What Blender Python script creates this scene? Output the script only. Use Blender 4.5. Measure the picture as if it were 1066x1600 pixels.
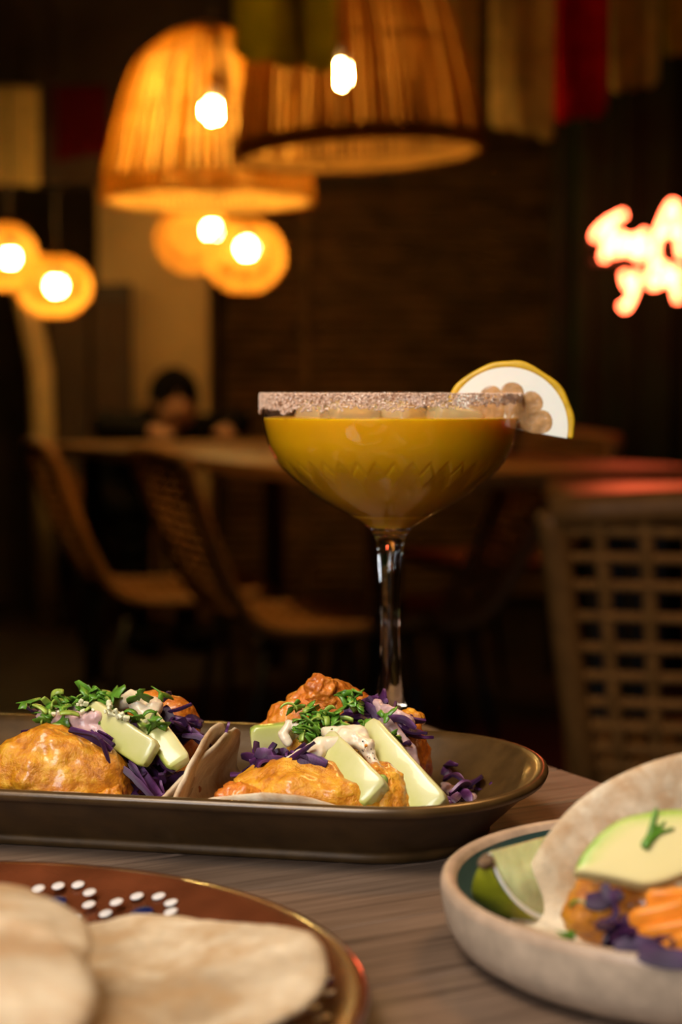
import bpy, bmesh, math, random
from mathutils import Vector, Matrix, noise

random.seed(7)
for o in list(bpy.data.objects):
    bpy.data.objects.remove(o)
SC = bpy.context.scene
COL = SC.collection

# ------------------------------------------------------------------ camera
TABLE = 0.75
F = 2665.0                                   # focal length in pixels of the 1066 x 1600 frame
PITCH = math.atan(182.0 / F)
CAM = Vector((0, 0, TABLE + 0.152))
cd = bpy.data.cameras.new('camera')
cam = bpy.data.objects.new('camera', cd)
COL.objects.link(cam)
cam.location = CAM
cam.rotation_euler = (math.pi / 2 - PITCH, 0, 0)
cd.sensor_fit = 'HORIZONTAL'
cd.sensor_width = 24
cd.lens = 60
cd.clip_start = 0.01
cd.clip_end = 60
cd.dof.use_dof = True
cd.dof.focus_distance = 0.585
cd.dof.aperture_fstop = 9.2
cd.dof.aperture_blades = 0
SC.camera = cam

# ------------------------------------------------------------------ world, lights, exposure
w = bpy.data.worlds.new('night')
SC.world = w
w.use_nodes = True
w.node_tree.nodes['Background'].inputs[0].default_value = (1.0, 0.62, 0.3, 1)
w.node_tree.nodes['Background'].inputs[1].default_value = 0.0008
SC.view_settings.view_transform = 'Standard'
SC.view_settings.look = 'None'
SC.view_settings.gamma = 1
SC.view_settings.exposure = 0.0
SC.view_settings.use_curve_mapping = False


def area(name, loc, target, sx, sy, power, color, spread=180):
    l = bpy.data.lights.new(name, 'AREA')
    l.shape = 'RECTANGLE'
    l.size = sx
    l.size_y = sy
    l.energy = power
    l.color = color
    l.spread = math.radians(spread)
    o = bpy.data.objects.new(name, l)
    COL.objects.link(o)
    o.location = loc
    o.rotation_euler = (Vector(target) - Vector(loc)).to_track_quat('-Z', 'Y').to_euler()
    return o


# unseen key light added above this table, cone narrowed to spare the background
area('table_key_light', (-0.30, 0.12, 1.62), (-0.01, 0.55, 0.77), 0.42, 0.42, 2.3, (1.0, 0.88, 0.72), 85)
# added soft cool fill close behind and left of the camera, sparing the chairs
area('front_fill_light', (-0.42, -0.30, 1.22), (0.03, 0.6, 0.80), 0.36, 0.5, 0.80, (0.95, 0.97, 1.0), 60)
# the warm pendant hanging beyond this table, above the frame
area('pendant_over_table', (0.40, 1.05, 1.75), (0.05, 0.6, 0.76), 0.25, 0.25, 3.4, (1.0, 0.52, 0.17), 150)

BULB_COLOR = (1.0, 0.60, 0.17)
BULB = 130.0
NEON = 27.0

_sp, _cp = math.sin(PITCH), math.cos(PITCH)


def ray(px, py):
    xc = (px - 533.0) / F
    yc = (800.0 - py) / F
    return Vector((xc, _cp + yc * _sp, -_sp + yc * _cp))


def PY(px, py, Y):
    d = ray(px, py)
    return CAM + d * (Y / d.y)


def PZ(px, py, z):
    d = ray(px, py)
    return CAM + d * ((z - CAM.z) / d.z)


# ------------------------------------------------------------------ materials
def mat_new(name):
    m = bpy.data.materials.new(name)
    m.use_nodes = True
    nt = m.node_tree
    nt.nodes.clear()
    out = nt.nodes.new('ShaderNodeOutputMaterial')
    return m, nt, out


def N(nt, t, **kw):
    n = nt.nodes.new(t)
    for k, v in kw.items():
        setattr(n, k, v)
    return n


def setin(n, **kw):
    for k, v in kw.items():
        k = k.replace('_', ' ')
        s = n.inputs.get(k)
        if s is None:
            continue
        if s.type == 'RGBA' and len(v) == 3:
            v = (*v, 1)
        s.default_value = v


def principled(nt, out, **kw):
    b = N(nt, 'ShaderNodeBsdfPrincipled')
    setin(b, **kw)
    nt.links.new(b.outputs[0], out.inputs[0])
    return b


def ramp(nt, stops, fac):
    r = N(nt, 'ShaderNodeValToRGB')
    e = r.color_ramp.elements
    while len(e) < len(stops):
        e.new(0.5)
    for el, (p, c) in zip(e, stops):
        el.position = p
        el.color = (*c, 1)
    nt.links.new(fac, r.inputs[0])
    return r.outputs[0]


def coords(nt, scale=(1, 1, 1), kind='Object', rnd=False):
    tc = N(nt, 'ShaderNodeTexCoord')
    mp = N(nt, 'ShaderNodeMapping')
    mp.inputs['Scale'].default_value = scale
    nt.links.new(tc.outputs[kind], mp.inputs[0])
    if rnd:
        oi = N(nt, 'ShaderNodeObjectInfo')
        mu = N(nt, 'ShaderNodeMath', operation='MULTIPLY')
        mu.inputs[1].default_value = 37.0
        nt.links.new(oi.outputs['Random'], mu.inputs[0])
        nt.links.new(mu.outputs[0], mp.inputs['Location'])
    return mp.outputs[0]


def tex_noise(nt, vec, scale, detail=4, rough=0.55, dist=0.0):
    n = N(nt, 'ShaderNodeTexNoise')
    setin(n, Scale=scale, Detail=detail, Roughness=rough, Distortion=dist)
    nt.links.new(vec, n.inputs['Vector'])
    return n.outputs[0]


def bump(nt, b, h, strength, dist):
    bp = N(nt, 'ShaderNodeBump')
    bp.inputs['Strength'].default_value = strength
    bp.inputs['Distance'].default_value = dist
    nt.links.new(h, bp.inputs['Height'])
    nt.links.new(bp.outputs[0], b.inputs['Normal'])


def simple(name, color, rough=0.6, var=0.0, nscale=40, bumpd=0.0, rnd=False, **kw):
    """one colour, with noise variation and optional relief"""
    m, nt, out = mat_new(name)
    b = principled(nt, out, Base_Color=color, Roughness=rough, **kw)
    if var > 0 or bumpd > 0:
        v = coords(nt, rnd=rnd)
        f = tex_noise(nt, v, nscale)
        if var > 0:
            lo = tuple(c * (1 - var) for c in color)
            hi = tuple(min(1, c * (1 + var)) for c in color)
            nt.links.new(ramp(nt, [(0.3, lo), (0.7, hi)], f), b.inputs['Base Color'])
        if bumpd > 0:
            bump(nt, b, f, 0.6, bumpd)
    return m


def wood(name, dark, mid, light, gx=6, gy=160, rough=0.45, bumpd=0.0004):
    m, nt, out = mat_new(name)
    b = principled(nt, out, Roughness=rough)
    v = coords(nt, (gx, gy, gy), rnd=True)
    f = tex_noise(nt, v, 1.0, 6, 0.6, 0.6)
    v2 = coords(nt, (gx * 4, gy * 4, gy * 4), rnd=True)
    f2 = tex_noise(nt, v2, 1.0, 3, 0.6, 0.2)
    mx = N(nt, 'ShaderNodeMath', operation='MULTIPLY_ADD')
    mx.inputs[1].default_value = 0.45
    nt.links.new(f2, mx.inputs[0])
    sc = N(nt, 'ShaderNodeMath', operation='MULTIPLY')
    sc.inputs[1].default_value = 0.6
    nt.links.new(f, sc.inputs[0])
    nt.links.new(sc.outputs[0], mx.inputs[2])
    col = ramp(nt, [(0.35, dark), (0.5, mid), (0.68, light)], mx.outputs[0])
    oi = N(nt, 'ShaderNodeObjectInfo')
    hs = N(nt, 'ShaderNodeHueSaturation')
    mr = N(nt, 'ShaderNodeMapRange')
    mr.inputs['To Min'].default_value = 0.8
    mr.inputs['To Max'].default_value = 1.15
    nt.links.new(oi.outputs['Random'], mr.inputs[0])
    nt.links.new(mr.outputs[0], hs.inputs['Value'])
    nt.links.new(col, hs.inputs['Color'])
    nt.links.new(hs.outputs[0], b.inputs['Base Color'])
    bump(nt, b, mx.outputs[0], 0.5, bumpd)
    return m


def cane_mat(name, color, through):
    """thin split cane: part of the light shines through"""
    m, nt, out = mat_new(name)
    d = N(nt, 'ShaderNodeBsdfDiffuse')
    t = N(nt, 'ShaderNodeBsdfTranslucent')
    mx = N(nt, 'ShaderNodeMixShader')
    mx.inputs[0].default_value = through
    f = tex_noise(nt, coords(nt, rnd=True), 30)
    c = ramp(nt, [(0.3, tuple(q * 0.7 for q in color)), (0.7, color)], f)
    nt.links.new(c, d.inputs[0])
    nt.links.new(c, t.inputs[0])
    nt.links.new(d.outputs[0], mx.inputs[1])
    nt.links.new(t.outputs[0], mx.inputs[2])
    nt.links.new(mx.outputs[0], out.inputs[0])
    return m


def emit(name, color, strength):
    m, nt, out = mat_new(name)
    e = N(nt, 'ShaderNodeEmission')
    e.inputs[0].default_value = (*color, 1)
    e.inputs[1].default_value = strength
    nt.links.new(e.outputs[0], out.inputs[0])
    return m


def thin_glass(name, tint=(1, 1, 1), rough=0.02, ior=1.45):
    """a thin pane: what is not mirrored goes straight through"""
    m, nt, out = mat_new(name)
    t = N(nt, 'ShaderNodeBsdfTransparent')
    t.inputs[0].default_value = (*tint, 1)
    g = N(nt, 'ShaderNodeBsdfGlossy')
    g.inputs['Roughness'].default_value = rough
    fr = N(nt, 'ShaderNodeFresnel')
    ge = N(nt, 'ShaderNodeNewGeometry')
    mr = N(nt, 'ShaderNodeMapRange')          # the same mirror strength from inside and outside the pane
    mr.inputs['To Min'].default_value = ior
    mr.inputs['To Max'].default_value = 1.0 / ior
    nt.links.new(ge.outputs['Backfacing'], mr.inputs[0])
    nt.links.new(mr.outputs[0], fr.inputs[0])
    mx = N(nt, 'ShaderNodeMixShader')
    nt.links.new(fr.outputs[0], mx.inputs[0])
    nt.links.new(t.outputs[0], mx.inputs[1])
    nt.links.new(g.outputs[0], mx.inputs[2])
    nt.links.new(mx.outputs[0], out.inputs[0])
    return m


def batter(name, c_dark, c_mid, c_light):
    m, nt, out = mat_new(name)
    b = principled(nt, out, Roughness=0.34, Specular_IOR_Level=0.6, Subsurface_Weight=0.12,
                   Subsurface_Radius=(0.6, 0.25, 0.08), Subsurface_Scale=0.004, Coat_Weight=0.6, Coat_Roughness=0.16)
    v = coords(nt)
    f = tex_noise(nt, v, 75, 6, 0.62, 0.5)
    f2 = tex_noise(nt, v, 420, 5, 0.65)
    mx = N(nt, 'ShaderNodeMath', operation='MULTIPLY_ADD')
    mx.inputs[1].default_value = 0.35
    sc = N(nt, 'ShaderNodeMath', operation='MULTIPLY')
    sc.inputs[1].default_value = 0.68
    nt.links.new(f, sc.inputs[0])
    nt.links.new(f2, mx.inputs[0])
    nt.links.new(sc.outputs[0], mx.inputs[2])
    col = ramp(nt, [(0.36, c_dark), (0.5, c_mid), (0.66, c_light)], mx.outputs[0])
    nt.links.new(col, b.inputs['Base Color'])
    bump(nt, b, f2, 0.9, 0.0013)
    return m


def tortilla_mat(name, base, toast, spot_lo=0.6):
    m, nt, out = mat_new(name)
    b = principled(nt, out, Roughness=0.75, Subsurface_Weight=0.1, Subsurface_Radius=(0.5, 0.35, 0.2), Subsurface_Scale=0.003)
    v = coords(nt, rnd=True)
    f = tex_noise(nt, v, 60, 5, 0.62, 0.4)
    f2 = tex_noise(nt, v, 330, 4, 0.6)
    f3 = tex_noise(nt, v, 28, 3, 0.5, 0.3)
    c1 = ramp(nt, [(0.3, tuple(c * 0.8 for c in base)), (0.65, base)], f2)
    spots = ramp(nt, [(spot_lo - 0.1, (0, 0, 0)), (spot_lo + 0.12, (0.75, 0.75, 0.75))], f)
    broad = ramp(nt, [(0.38, (0.60, 0.53, 0.46)), (0.58, (1, 1, 1))], f3)
    mul = N(nt, 'ShaderNodeMix', data_type='RGBA', blend_type='MULTIPLY')
    mul.inputs[0].default_value = 1
    nt.links.new(c1, mul.inputs[6])
    nt.links.new(broad, mul.inputs[7])
    mx = N(nt, 'ShaderNodeMix', data_type='RGBA')
    mx.inputs[7].default_value = (*toast, 1)
    nt.links.new(spots, mx.inputs[0])
    nt.links.new(mul.outputs[2], mx.inputs[6])
    nt.links.new(mx.outputs[2], b.inputs['Base Color'])
    bump(nt, b, f2, 0.5, 0.0006)
    return m


def attr_mat(name, stops, rough=0.35, sss=0.2, **kw):
    """colour along the point attribute g (skin to flesh, rib to leaf)"""
    m, nt, out = mat_new(name)
    b = principled(nt, out, Roughness=rough, Subsurface_Weight=sss, Subsurface_Radius=(0.5, 0.5, 0.2), Subsurface_Scale=0.003, **kw)
    a = N(nt, 'ShaderNodeAttribute', attribute_name='g')
    v = coords(nt)
    f = tex_noise(nt, v, 220, 3)
    ad = N(nt, 'ShaderNodeMath', operation='MULTIPLY_ADD')
    ad.inputs[1].default_value = 0.34
    nt.links.new(f, ad.inputs[0])
    sb = N(nt, 'ShaderNodeMath', operation='SUBTRACT')
    sb.inputs[1].default_value = 0.17
    nt.links.new(a.outputs['Fac'], sb.inputs[0])
    nt.links.new(sb.outputs[0], ad.inputs[2])
    nt.links.new(ramp(nt, stops, ad.outputs[0]), b.inputs['Base Color'])
    return m


M = {}
M['oak'] = wood('oak planks', (0.06, 0.037, 0.025), (0.145, 0.09, 0.059), (0.22, 0.142, 0.097), rough=0.45)
M['table_wood'] = wood('varnished table wood', (0.22, 0.1, 0.03), (0.34, 0.17, 0.06), (0.42, 0.22, 0.08), gx=2, gy=30, rough=0.3)
M['black_metal'] = simple('black metal', (0.012, 0.011, 0.01), 0.5)
M['tray'] = simple('bronze glaze', (0.085, 0.043, 0.012), 0.36, 0.3, 90, 0.0002, Metallic=0.3, Coat_Weight=0.35, Coat_Roughness=0.15)
M['terracotta'] = simple('glazed terracotta', (0.12, 0.032, 0.011), 0.25, 0.3, 50, 0.0002, Coat_Weight=0.8, Coat_Roughness=0.08)
M['dot_white'] = simple('white slip glaze', (0.75, 0.7, 0.68), 0.25, Coat_Weight=0.6)
M['dot_blue'] = simple('cobalt glaze', (0.008, 0.014, 0.085), 0.12, Coat_Weight=1.0)
M['stoneware'] = simple('speckled stoneware', (0.47, 0.355, 0.255), 0.45, 0.22, 120, 0.0002)
M['stoneware_rim'] = simple('bare stoneware rim', (0.42, 0.29, 0.2), 0.4, 0.2, 120)
M['teal_glaze'] = simple('dark teal glaze', (0.05, 0.09, 0.075), 0.2, 0.3, 60, Coat_Weight=0.6)
M['tortilla'] = tortilla_mat('wheat tortilla', (0.80, 0.66, 0.47), (0.42, 0.2, 0.06), 0.55)
M['tortilla_pale'] = tortilla_mat('pale corn tortilla', (0.70, 0.57, 0.40), (0.42, 0.25, 0.11), 0.50)
M['batter'] = batter('golden batter', (0.32, 0.07, 0.003), (0.66, 0.235, 0.006), (0.90, 0.48, 0.03))
M['batter_red'] = batter('deep orange batter', (0.34, 0.06, 0.004), (0.66, 0.17, 0.008), (0.84, 0.32, 0.02))
M['sauce'] = simple('peppered cream sauce', (0.80, 0.65, 0.46), 0.28, 0.12, 160, 0.0003, Subsurface_Weight=0.2, Subsurface_Scale=0.003)
M['sauce_pink'] = simple('cabbage stained sauce', (0.62, 0.40, 0.38), 0.28, 0.3, 180, 0.0003, Subsurface_Weight=0.2, Subsurface_Scale=0.003)
M['pepper'] = simple('black pepper', (0.03, 0.02, 0.015), 0.7)
M['chili'] = simple('chili flake', (0.7, 0.25, 0.02), 0.5)
M['cucumber'] = attr_mat('cucumber', [(0.0, (0.26, 0.40, 0.04)), (0.3, (0.48, 0.49, 0.12)), (0.8, (0.62, 0.57, 0.27))], 0.28, 0.3, Coat_Weight=0.3)
M['cabbage'] = attr_mat('red cabbage', [(0.0, (0.020, 0.005, 0.026)), (0.45, (0.060, 0.011, 0.064)), (0.75, (0.16, 0.055, 0.18)), (1.0, (0.42, 0.28, 0.42))], 0.5, 0.03, Specular_IOR_Level=0.3)
M['herb'] = simple('coriander leaf', (0.10, 0.24, 0.02), 0.35, 0.45, 300, rnd=True, Subsurface_Weight=0.05, Subsurface_Scale=0.002)
M['herb_light'] = simple('spring onion green', (0.30, 0.40, 0.06), 0.35, 0.35, 300, rnd=True)
M['onion'] = simple('diced onion', (0.72, 0.70, 0.45), 0.3, 0.2, 300)
M['carrot'] = simple('carrot', (0.85, 0.27, 0.02), 0.35, 0.2, 120, Subsurface_Weight=0.15, Subsurface_Scale=0.003)
M['avocado'] = attr_mat('avocado', [(0.0, (0.05, 0.16, 0.01)), (0.12, (0.28, 0.45, 0.04)), (0.4, (0.66, 0.63, 0.22)), (0.8, (0.80, 0.66, 0.30))], 0.4, 0.15)
M['lime_rind'] = simple('lime rind', (0.32, 0.33, 0.015), 0.35, 0.45, 60, 0.0006)
M['lime_flesh'] = simple('lime flesh', (0.55, 0.56, 0.27), 0.22, 0.22, 130, 0.0006, Subsurface_Weight=0.35, Subsurface_Scale=0.006)
M['pith'] = simple('citrus pith', (0.95, 0.90, 0.80), 0.6, 0.02, 120, Subsurface_Weight=0.2, Subsurface_Scale=0.003)
M['lemon_rind'] = simple('lemon rind', (0.72, 0.42, 0.015), 0.38, 0.2, 150, 0.0005)
M['lemon_flesh'] = simple('lemon pulp', (0.52, 0.28, 0.11), 0.25, 0.35, 250, 0.0008, Subsurface_Weight=0.2, Subsurface_Scale=0.003)
M['stalk'] = simple('dry stalk', (0.14, 0.08, 0.04), 0.8, 0.4, 300)
M['glass_thin'] = thin_glass('blown glass')
M['glass'] = None
m_, nt_, out_ = mat_new('solid glass')
principled(nt_, out_, Base_Color=(1, 1, 1), Roughness=0.0, IOR=1.5, Transmission_Weight=1.0)
M['glass'] = m_
m_, nt_, out_ = mat_new('ice')
principled(nt_, out_, Base_Color=(0.95, 0.85, 0.5), Roughness=0.08, IOR=1.31, Transmission_Weight=0.7)
M['ice'] = m_
M['drink'] = simple('cloudy margarita', (0.68, 0.335, 0.004), 0.25, 0.05, 60, Specular_IOR_Level=0.1, Subsurface_Weight=0.55, Subsurface_Radius=(1.0, 0.45, 0.05), Subsurface_Scale=0.015)
M['salt'] = simple('spiced salt', (0.74, 0.50, 0.36), 0.3, 0.3, 900, Coat_Weight=0.4)
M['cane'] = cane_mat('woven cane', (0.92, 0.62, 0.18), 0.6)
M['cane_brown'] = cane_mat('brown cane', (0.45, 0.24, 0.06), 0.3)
M['cane_dark'] = cane_mat('darker cane', (0.55, 0.29, 0.07), 0.5)  # darker cane used for the second bell lamp
M['cord'] = simple('dark cord', (0.03, 0.02, 0.015), 0.7)
M['bulb'] = emit('lit filament bulb', BULB_COLOR, BULB * 1.5)
M['bulb_bright'] = emit('bright filament bulb', BULB_COLOR, BULB * 5.5)
M['bulb_dim'] = emit('dimmed filament bulb', BULB_COLOR, BULB * 3.0)
M['neon'] = emit('red neon tube', (1.0, 0.12, 0.043), NEON)
M['rope'] = simple('beige chair rope', (0.34, 0.145, 0.028), 0.8, 0.3, 120)
M['frame'] = simple('brown chair frame', (0.30, 0.13, 0.03), 0.55, 0.2, 60)
M['flag_tan'] = cane_mat('cream bunting cloth', (0.80, 0.60, 0.22), 0.4)
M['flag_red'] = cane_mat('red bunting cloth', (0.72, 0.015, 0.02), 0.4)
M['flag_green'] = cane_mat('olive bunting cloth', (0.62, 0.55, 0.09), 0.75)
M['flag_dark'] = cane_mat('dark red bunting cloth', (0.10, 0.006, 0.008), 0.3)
M['plaster'] = simple('beige plaster', (0.50, 0.36, 0.17), 0.9, 0.15, 3, 0.002)
M['wall_dark'] = simple('dark brown wall', (0.05, 0.03, 0.018), 0.9, 0.3, 3, 0.002)
M['ceiling_dark'] = simple('dark boarded ceiling', (0.03, 0.018, 0.01), 0.9, 0.3, 3)
M['floor_dark'] = simple('dark floor', (0.035, 0.022, 0.015), 0.6, 0.3, 3)
M['reed'] = simple('brown reed', (0.22, 0.115, 0.04), 0.8, 0.5, 6, rnd=True)
M['curtain'] = simple('dark green cloth', (0.004, 0.030, 0.010), 0.9, 0.4, 6)
M['hair'] = simple('black hair', (0.004, 0.003, 0.003), 0.8, 0.3, 60, Specular_IOR_Level=0.05)
M['skin'] = simple('skin', (0.42, 0.22, 0.13), 0.5)
M['cloth_black'] = simple('black clothing', (0.010, 0.009, 0.009), 0.95, 0.3, 40, Specular_IOR_Level=0.05)


# ------------------------------------------------------------------ mesh helpers
def mesh(name, verts, faces, mat=None, parent=None, smooth=True, local=False):
    """verts in world space; under a parent Empty (location only) they are moved into its space"""
    off = Vector((0, 0, 0))
    if parent is not None and not local:
        off = base(parent)
    me = bpy.data.meshes.new(name)
    me.from_pydata([tuple(Vector(v) - off) for v in verts], [], faces)
    me.validate()
    o = bpy.data.objects.new(name, me)
    COL.objects.link(o)
    if mat is not None:
        me.materials.append(mat)
    if smooth:
        for p in me.polygons:
            p.use_smooth = True
    if parent is not None:
        o.parent = parent
    return o


def base(o):
    v = Vector((0, 0, 0))
    while o is not None:
        v += Vector(o.location)
        o = o.parent
    return v


def origin_to(o, loc=None):
    """put a world-space mesh's origin at its own middle (or loc) so nothing moves"""
    me = o.data
    if loc is None:
        loc = sum((v.co for v in me.vertices), Vector()) / max(1, len(me.vertices))
    me.transform(Matrix.Translation(-Vector(loc)))
    o.location = Vector(o.location) + Vector(loc)
    return o


def tag(o, label, cat, group=None, kind=None):
    o['label'] = label
    o['category'] = cat
    if group:
        o['group'] = group
    if kind:
        o['kind'] = kind
    return o


def thing(name, loc, label, cat, group=None, kind=None):
    o = bpy.data.objects.new(name, None)
    COL.objects.link(o)
    o.location = loc
    o.empty_display_size = 0.02
    return tag(o, label, cat, group, kind)


def structure(o, label=None):
    o['kind'] = 'structure'
    if label:
        o['label'] = label
    return o


def box_vf(c, s, R=None):
    c = Vector(c)
    v = []
    for dx in (-.5, .5):
        for dy in (-.5, .5):
            for dz in (-.5, .5):
                p = Vector((dx * s[0], dy * s[1], dz * s[2]))
                if R is not None:
                    p = R @ p
                v.append(c + p)
    f = [(0, 1, 3, 2), (4, 6, 7, 5), (0, 4, 5, 1), (2, 3, 7, 6), (0, 2, 6, 4), (1, 5, 7, 3)]
    return v, f


def bevel(o, w_, seg=2):
    md = o.modifiers.new('bevel', 'BEVEL')
    md.width = w_
    md.segments = seg
    md.limit_method = 'ANGLE'
    return o


def box(name, c, s, mat, parent=None, R=None, bev=0.0):
    v, f = box_vf(c, s, R)
    o = mesh(name, v, f, mat, parent, smooth=False)
    if bev:
        bevel(o, bev)
    return o


def lathe_vf(profile, segs, center=(0, 0, 0), rfun=None):
    c = Vector(center)
    v, f = [], []
    for i, (r, z) in enumerate(profile):
        for k in range(segs):
            a = 2 * math.pi * k / segs
            rr = r if rfun is None else rfun(r, z, a, i)
            v.append(c + Vector((rr * math.cos(a), rr * math.sin(a), z)))
    for i in range(len(profile) - 1):
        for k in range(segs):
            a, b = i * segs + k, i * segs + (k + 1) % segs
            f.append((a, b, b + segs, a + segs))
    return v, f


def cap(v, f, start, segs, flip=False):
    ids = list(range(start, start + segs))
    f.append(tuple(reversed(ids)) if flip else tuple(ids))


def frames(pts):
    """parallel transported frames along a polyline"""
    pts = [Vector(p) for p in pts]
    out = []
    prev = None
    for i, p in enumerate(pts):
        t = (pts[min(i + 1, len(pts) - 1)] - pts[max(i - 1, 0)])
        if t.length < 1e-9:
            t = Vector((0, 0, 1))
        t.normalize()
        if prev is None:
            up = Vector((0, 0, 1)) if abs(t.z) < 0.9 else Vector((1, 0, 0))
            n = t.cross(up).normalized()
        else:
            n = (prev - t * prev.dot(t))
            n = n.normalized() if n.length > 1e-6 else t.orthogonal().normalized()
        prev = n
        out.append((p, t, n, t.cross(n)))
    return out


def tube_vf(pts, r, segs=8, closed=False):
    v, f = [], []
    fr = frames(pts)
    if closed:
        pts2 = [Vector(p) for p in pts]
    for i, (p, t, n, b) in enumerate(fr):
        rr = r[i] if isinstance(r, (list, tuple)) else r
        for k in range(segs):
            a = 2 * math.pi * k / segs
            v.append(p + n * rr * math.cos(a) + b * rr * math.sin(a))
    m = len(fr)
    for i in range(m if closed else m - 1):
        j = (i + 1) % m
        for k in range(segs):
            f.append((i * segs + k, i * segs + (k + 1) % segs, j * segs + (k + 1) % segs, j * segs + k))
    if not closed:
        cap(v, f, 0, segs, True)
        cap(v, f, (m - 1) * segs, segs)
    return v, f


def tube(name, pts, r, mat, parent=None, segs=8, closed=False):
    v, f = tube_vf(pts, r, segs, closed)
    return mesh(name, v, f, mat, parent)


def merge(parts):
    V, Fc = [], []
    for v, f in parts:
        o = len(V)
        V += list(v)
        Fc += [tuple(i + o for i in q) for q in f]
    return V, Fc


_ico = {}


def ico(sub):
    if sub not in _ico:
        bm = bmesh.new()
        bmesh.ops.create_icosphere(bm, subdivisions=sub, radius=1.0)
        bm.verts.index_update()
        _ico[sub] = ([v.co.copy() for v in bm.verts], [tuple(x.index for x in q.verts) for q in bm.faces])
        bm.free()
    return _ico[sub]


def fbm(p, oct=4):
    s, a = 0.0, 1.0
    q = Vector(p)
    for _ in range(oct):
        s += a * noise.noise(q)
        q = q * 2.03 + Vector((3.1, 7.7, 1.3))
        a *= 0.52
    return s


def blob(name, mat, parent, center, dims, R=None, amp=0.002, freq=90, seed=0, bend=0.0, taper=0.0, sub=5, ridge=0.0):
    vs, fs = ico(sub)
    R = R or Matrix.Identity(3)
    c = Vector(center)
    out = []
    for u in vs:
        t = 1 + taper * u.x
        p = Vector((u.x * dims[0], u.y * dims[1] * t, u.z * dims[2] * t))
        p.z -= bend * (u.x * u.x) * dims[0]
        q = p * freq + Vector((seed * 13.7, seed * 5.1, seed * 9.3))
        d = amp * fbm(q, 4)
        if ridge:
            d += ridge * (0.5 - abs(noise.noise(q * 0.55 + Vector((9, 2, 4)))))
        p += u * d
        out.append(c + R @ p)
    return mesh(name, out, fs, mat, parent)


def sphere_vf(c, r, sub=2):
    vs, fs = ico(sub)
    c = Vector(c)
    if not isinstance(r, (tuple, list)):
        r = (r, r, r)
    return [c + Vector((u.x * r[0], u.y * r[1], u.z * r[2])) for u in vs], fs


def union(name, balls, mat, parent=None, voxel=0.0007, smooth=4, jitter=0.0):
    """one continuous skin over many overlapping balls"""
    v, f = merge([sphere_vf(c, r, 2) for c, r in balls])
    tmp = mesh('tmp', v, f)
    md = tmp.modifiers.new('r', 'REMESH')
    md.mode = 'VOXEL'
    md.voxel_size = voxel
    ms = tmp.modifiers.new('s', 'SMOOTH')
    ms.iterations = smooth
    ms.factor = 0.5
    dg = bpy.context.evaluated_depsgraph_get()
    me = bpy.data.meshes.new_from_object(tmp.evaluated_get(dg))
    verts = [x.co.copy() for x in me.vertices]
    if jitter:
        verts = [p + Vector((noise.noise(p * 500), noise.noise(p * 500 + Vector((5, 0, 0))), noise.noise(p * 500 + Vector((0, 9, 0))))) * jitter for p in verts]
    faces = [tuple(q.vertices) for q in me.polygons]
    old = tmp.data
    bpy.data.objects.remove(tmp)
    bpy.data.meshes.remove(old)
    bpy.data.meshes.remove(me)
    return mesh(name, verts, faces, mat, parent)


def chain(pts, r0, r1, n=8):
    """balls along a polyline"""
    pts = [Vector(p) for p in pts]
    out = []
    m = len(pts) - 1
    for i in range(m):
        for k in range(n):
            t = k / n
            g = (i + t) / m
            out.append((pts[i].lerp(pts[i + 1], t), r0 + (r1 - r0) * g))
    out.append((pts[-1], r1))
    return out


def set_g(o, vals):
    a = o.data.attributes.new('g', 'FLOAT', 'POINT')
    a.data.foreach_set('value', vals)


def smooth_path(ctrl, n=24):
    """Catmull-Rom through control points"""
    P = [Vector(p) for p in ctrl]
    P = [P[0] * 2 - P[1]] + P + [P[-1] * 2 - P[-2]]
    out = []
    segs = len(P) - 3
    for k in range(n + 1):
        s = k / n * segs
        i = min(int(s), segs - 1)
        t = s - i
        a, b, c, d = P[i:i + 4]
        out.append(0.5 * ((2 * b) + (c - a) * t + (2 * a - 5 * b + 4 * c - d) * t * t + (3 * b - a - 3 * c + d) * t ** 3))
    return out


def rotz(a):
    return Matrix.Rotation(a, 3, 'Z')


def euler(x, y, z):
    from mathutils import Euler
    return Euler((x, y, z)).to_matrix()


# ================================================================== THE ROOM
structure(box('floor', (0.2, 3.2, -0.03), (6.4, 9.2, 0.06), M['floor_dark']))
structure(box('ceiling', (0.2, 3.2, 2.78), (6.4, 9.2, 0.06), M['ceiling_dark']))
for k in range(9):
    structure(box('trim_%d' % (k + 1), (0.2, 0.6 + k * 0.75, 2.69), (6.2, 0.12, 0.12), M['ceiling_dark']), 'dark ceiling beam')
wb = structure(box('wall_back', (0.2, 7.46, 1.375), (6.2, 0.12, 2.75), M['wall_dark']))
structure(box('wall_left', (-2.96, 3.2, 1.375), (0.12, 8.4, 2.75), M['wall_dark']))
structure(box('wall_right', (3.36, 3.2, 1.375), (0.12, 8.4, 2.75), M['wall_dark']))
structure(box('wall_front', (0.2, -1.36, 0.35), (6.2, 0.12, 0.7), M['wall_dark']))
structure(box('wall_pillar', (-0.745, 6.95, 1.37), (0.44, 0.3, 2.74), M['plaster'], bev=0.01), 'beige plastered pillar behind the seated person')

structure(box('trim_10', (-1.3, 6.72, 2.22), (3.0, 0.16, 1.0), M['wall_dark']), 'dark box added in front of the pillar top')  # added dark box, hides the brightly lit upper part of the pillar

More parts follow.
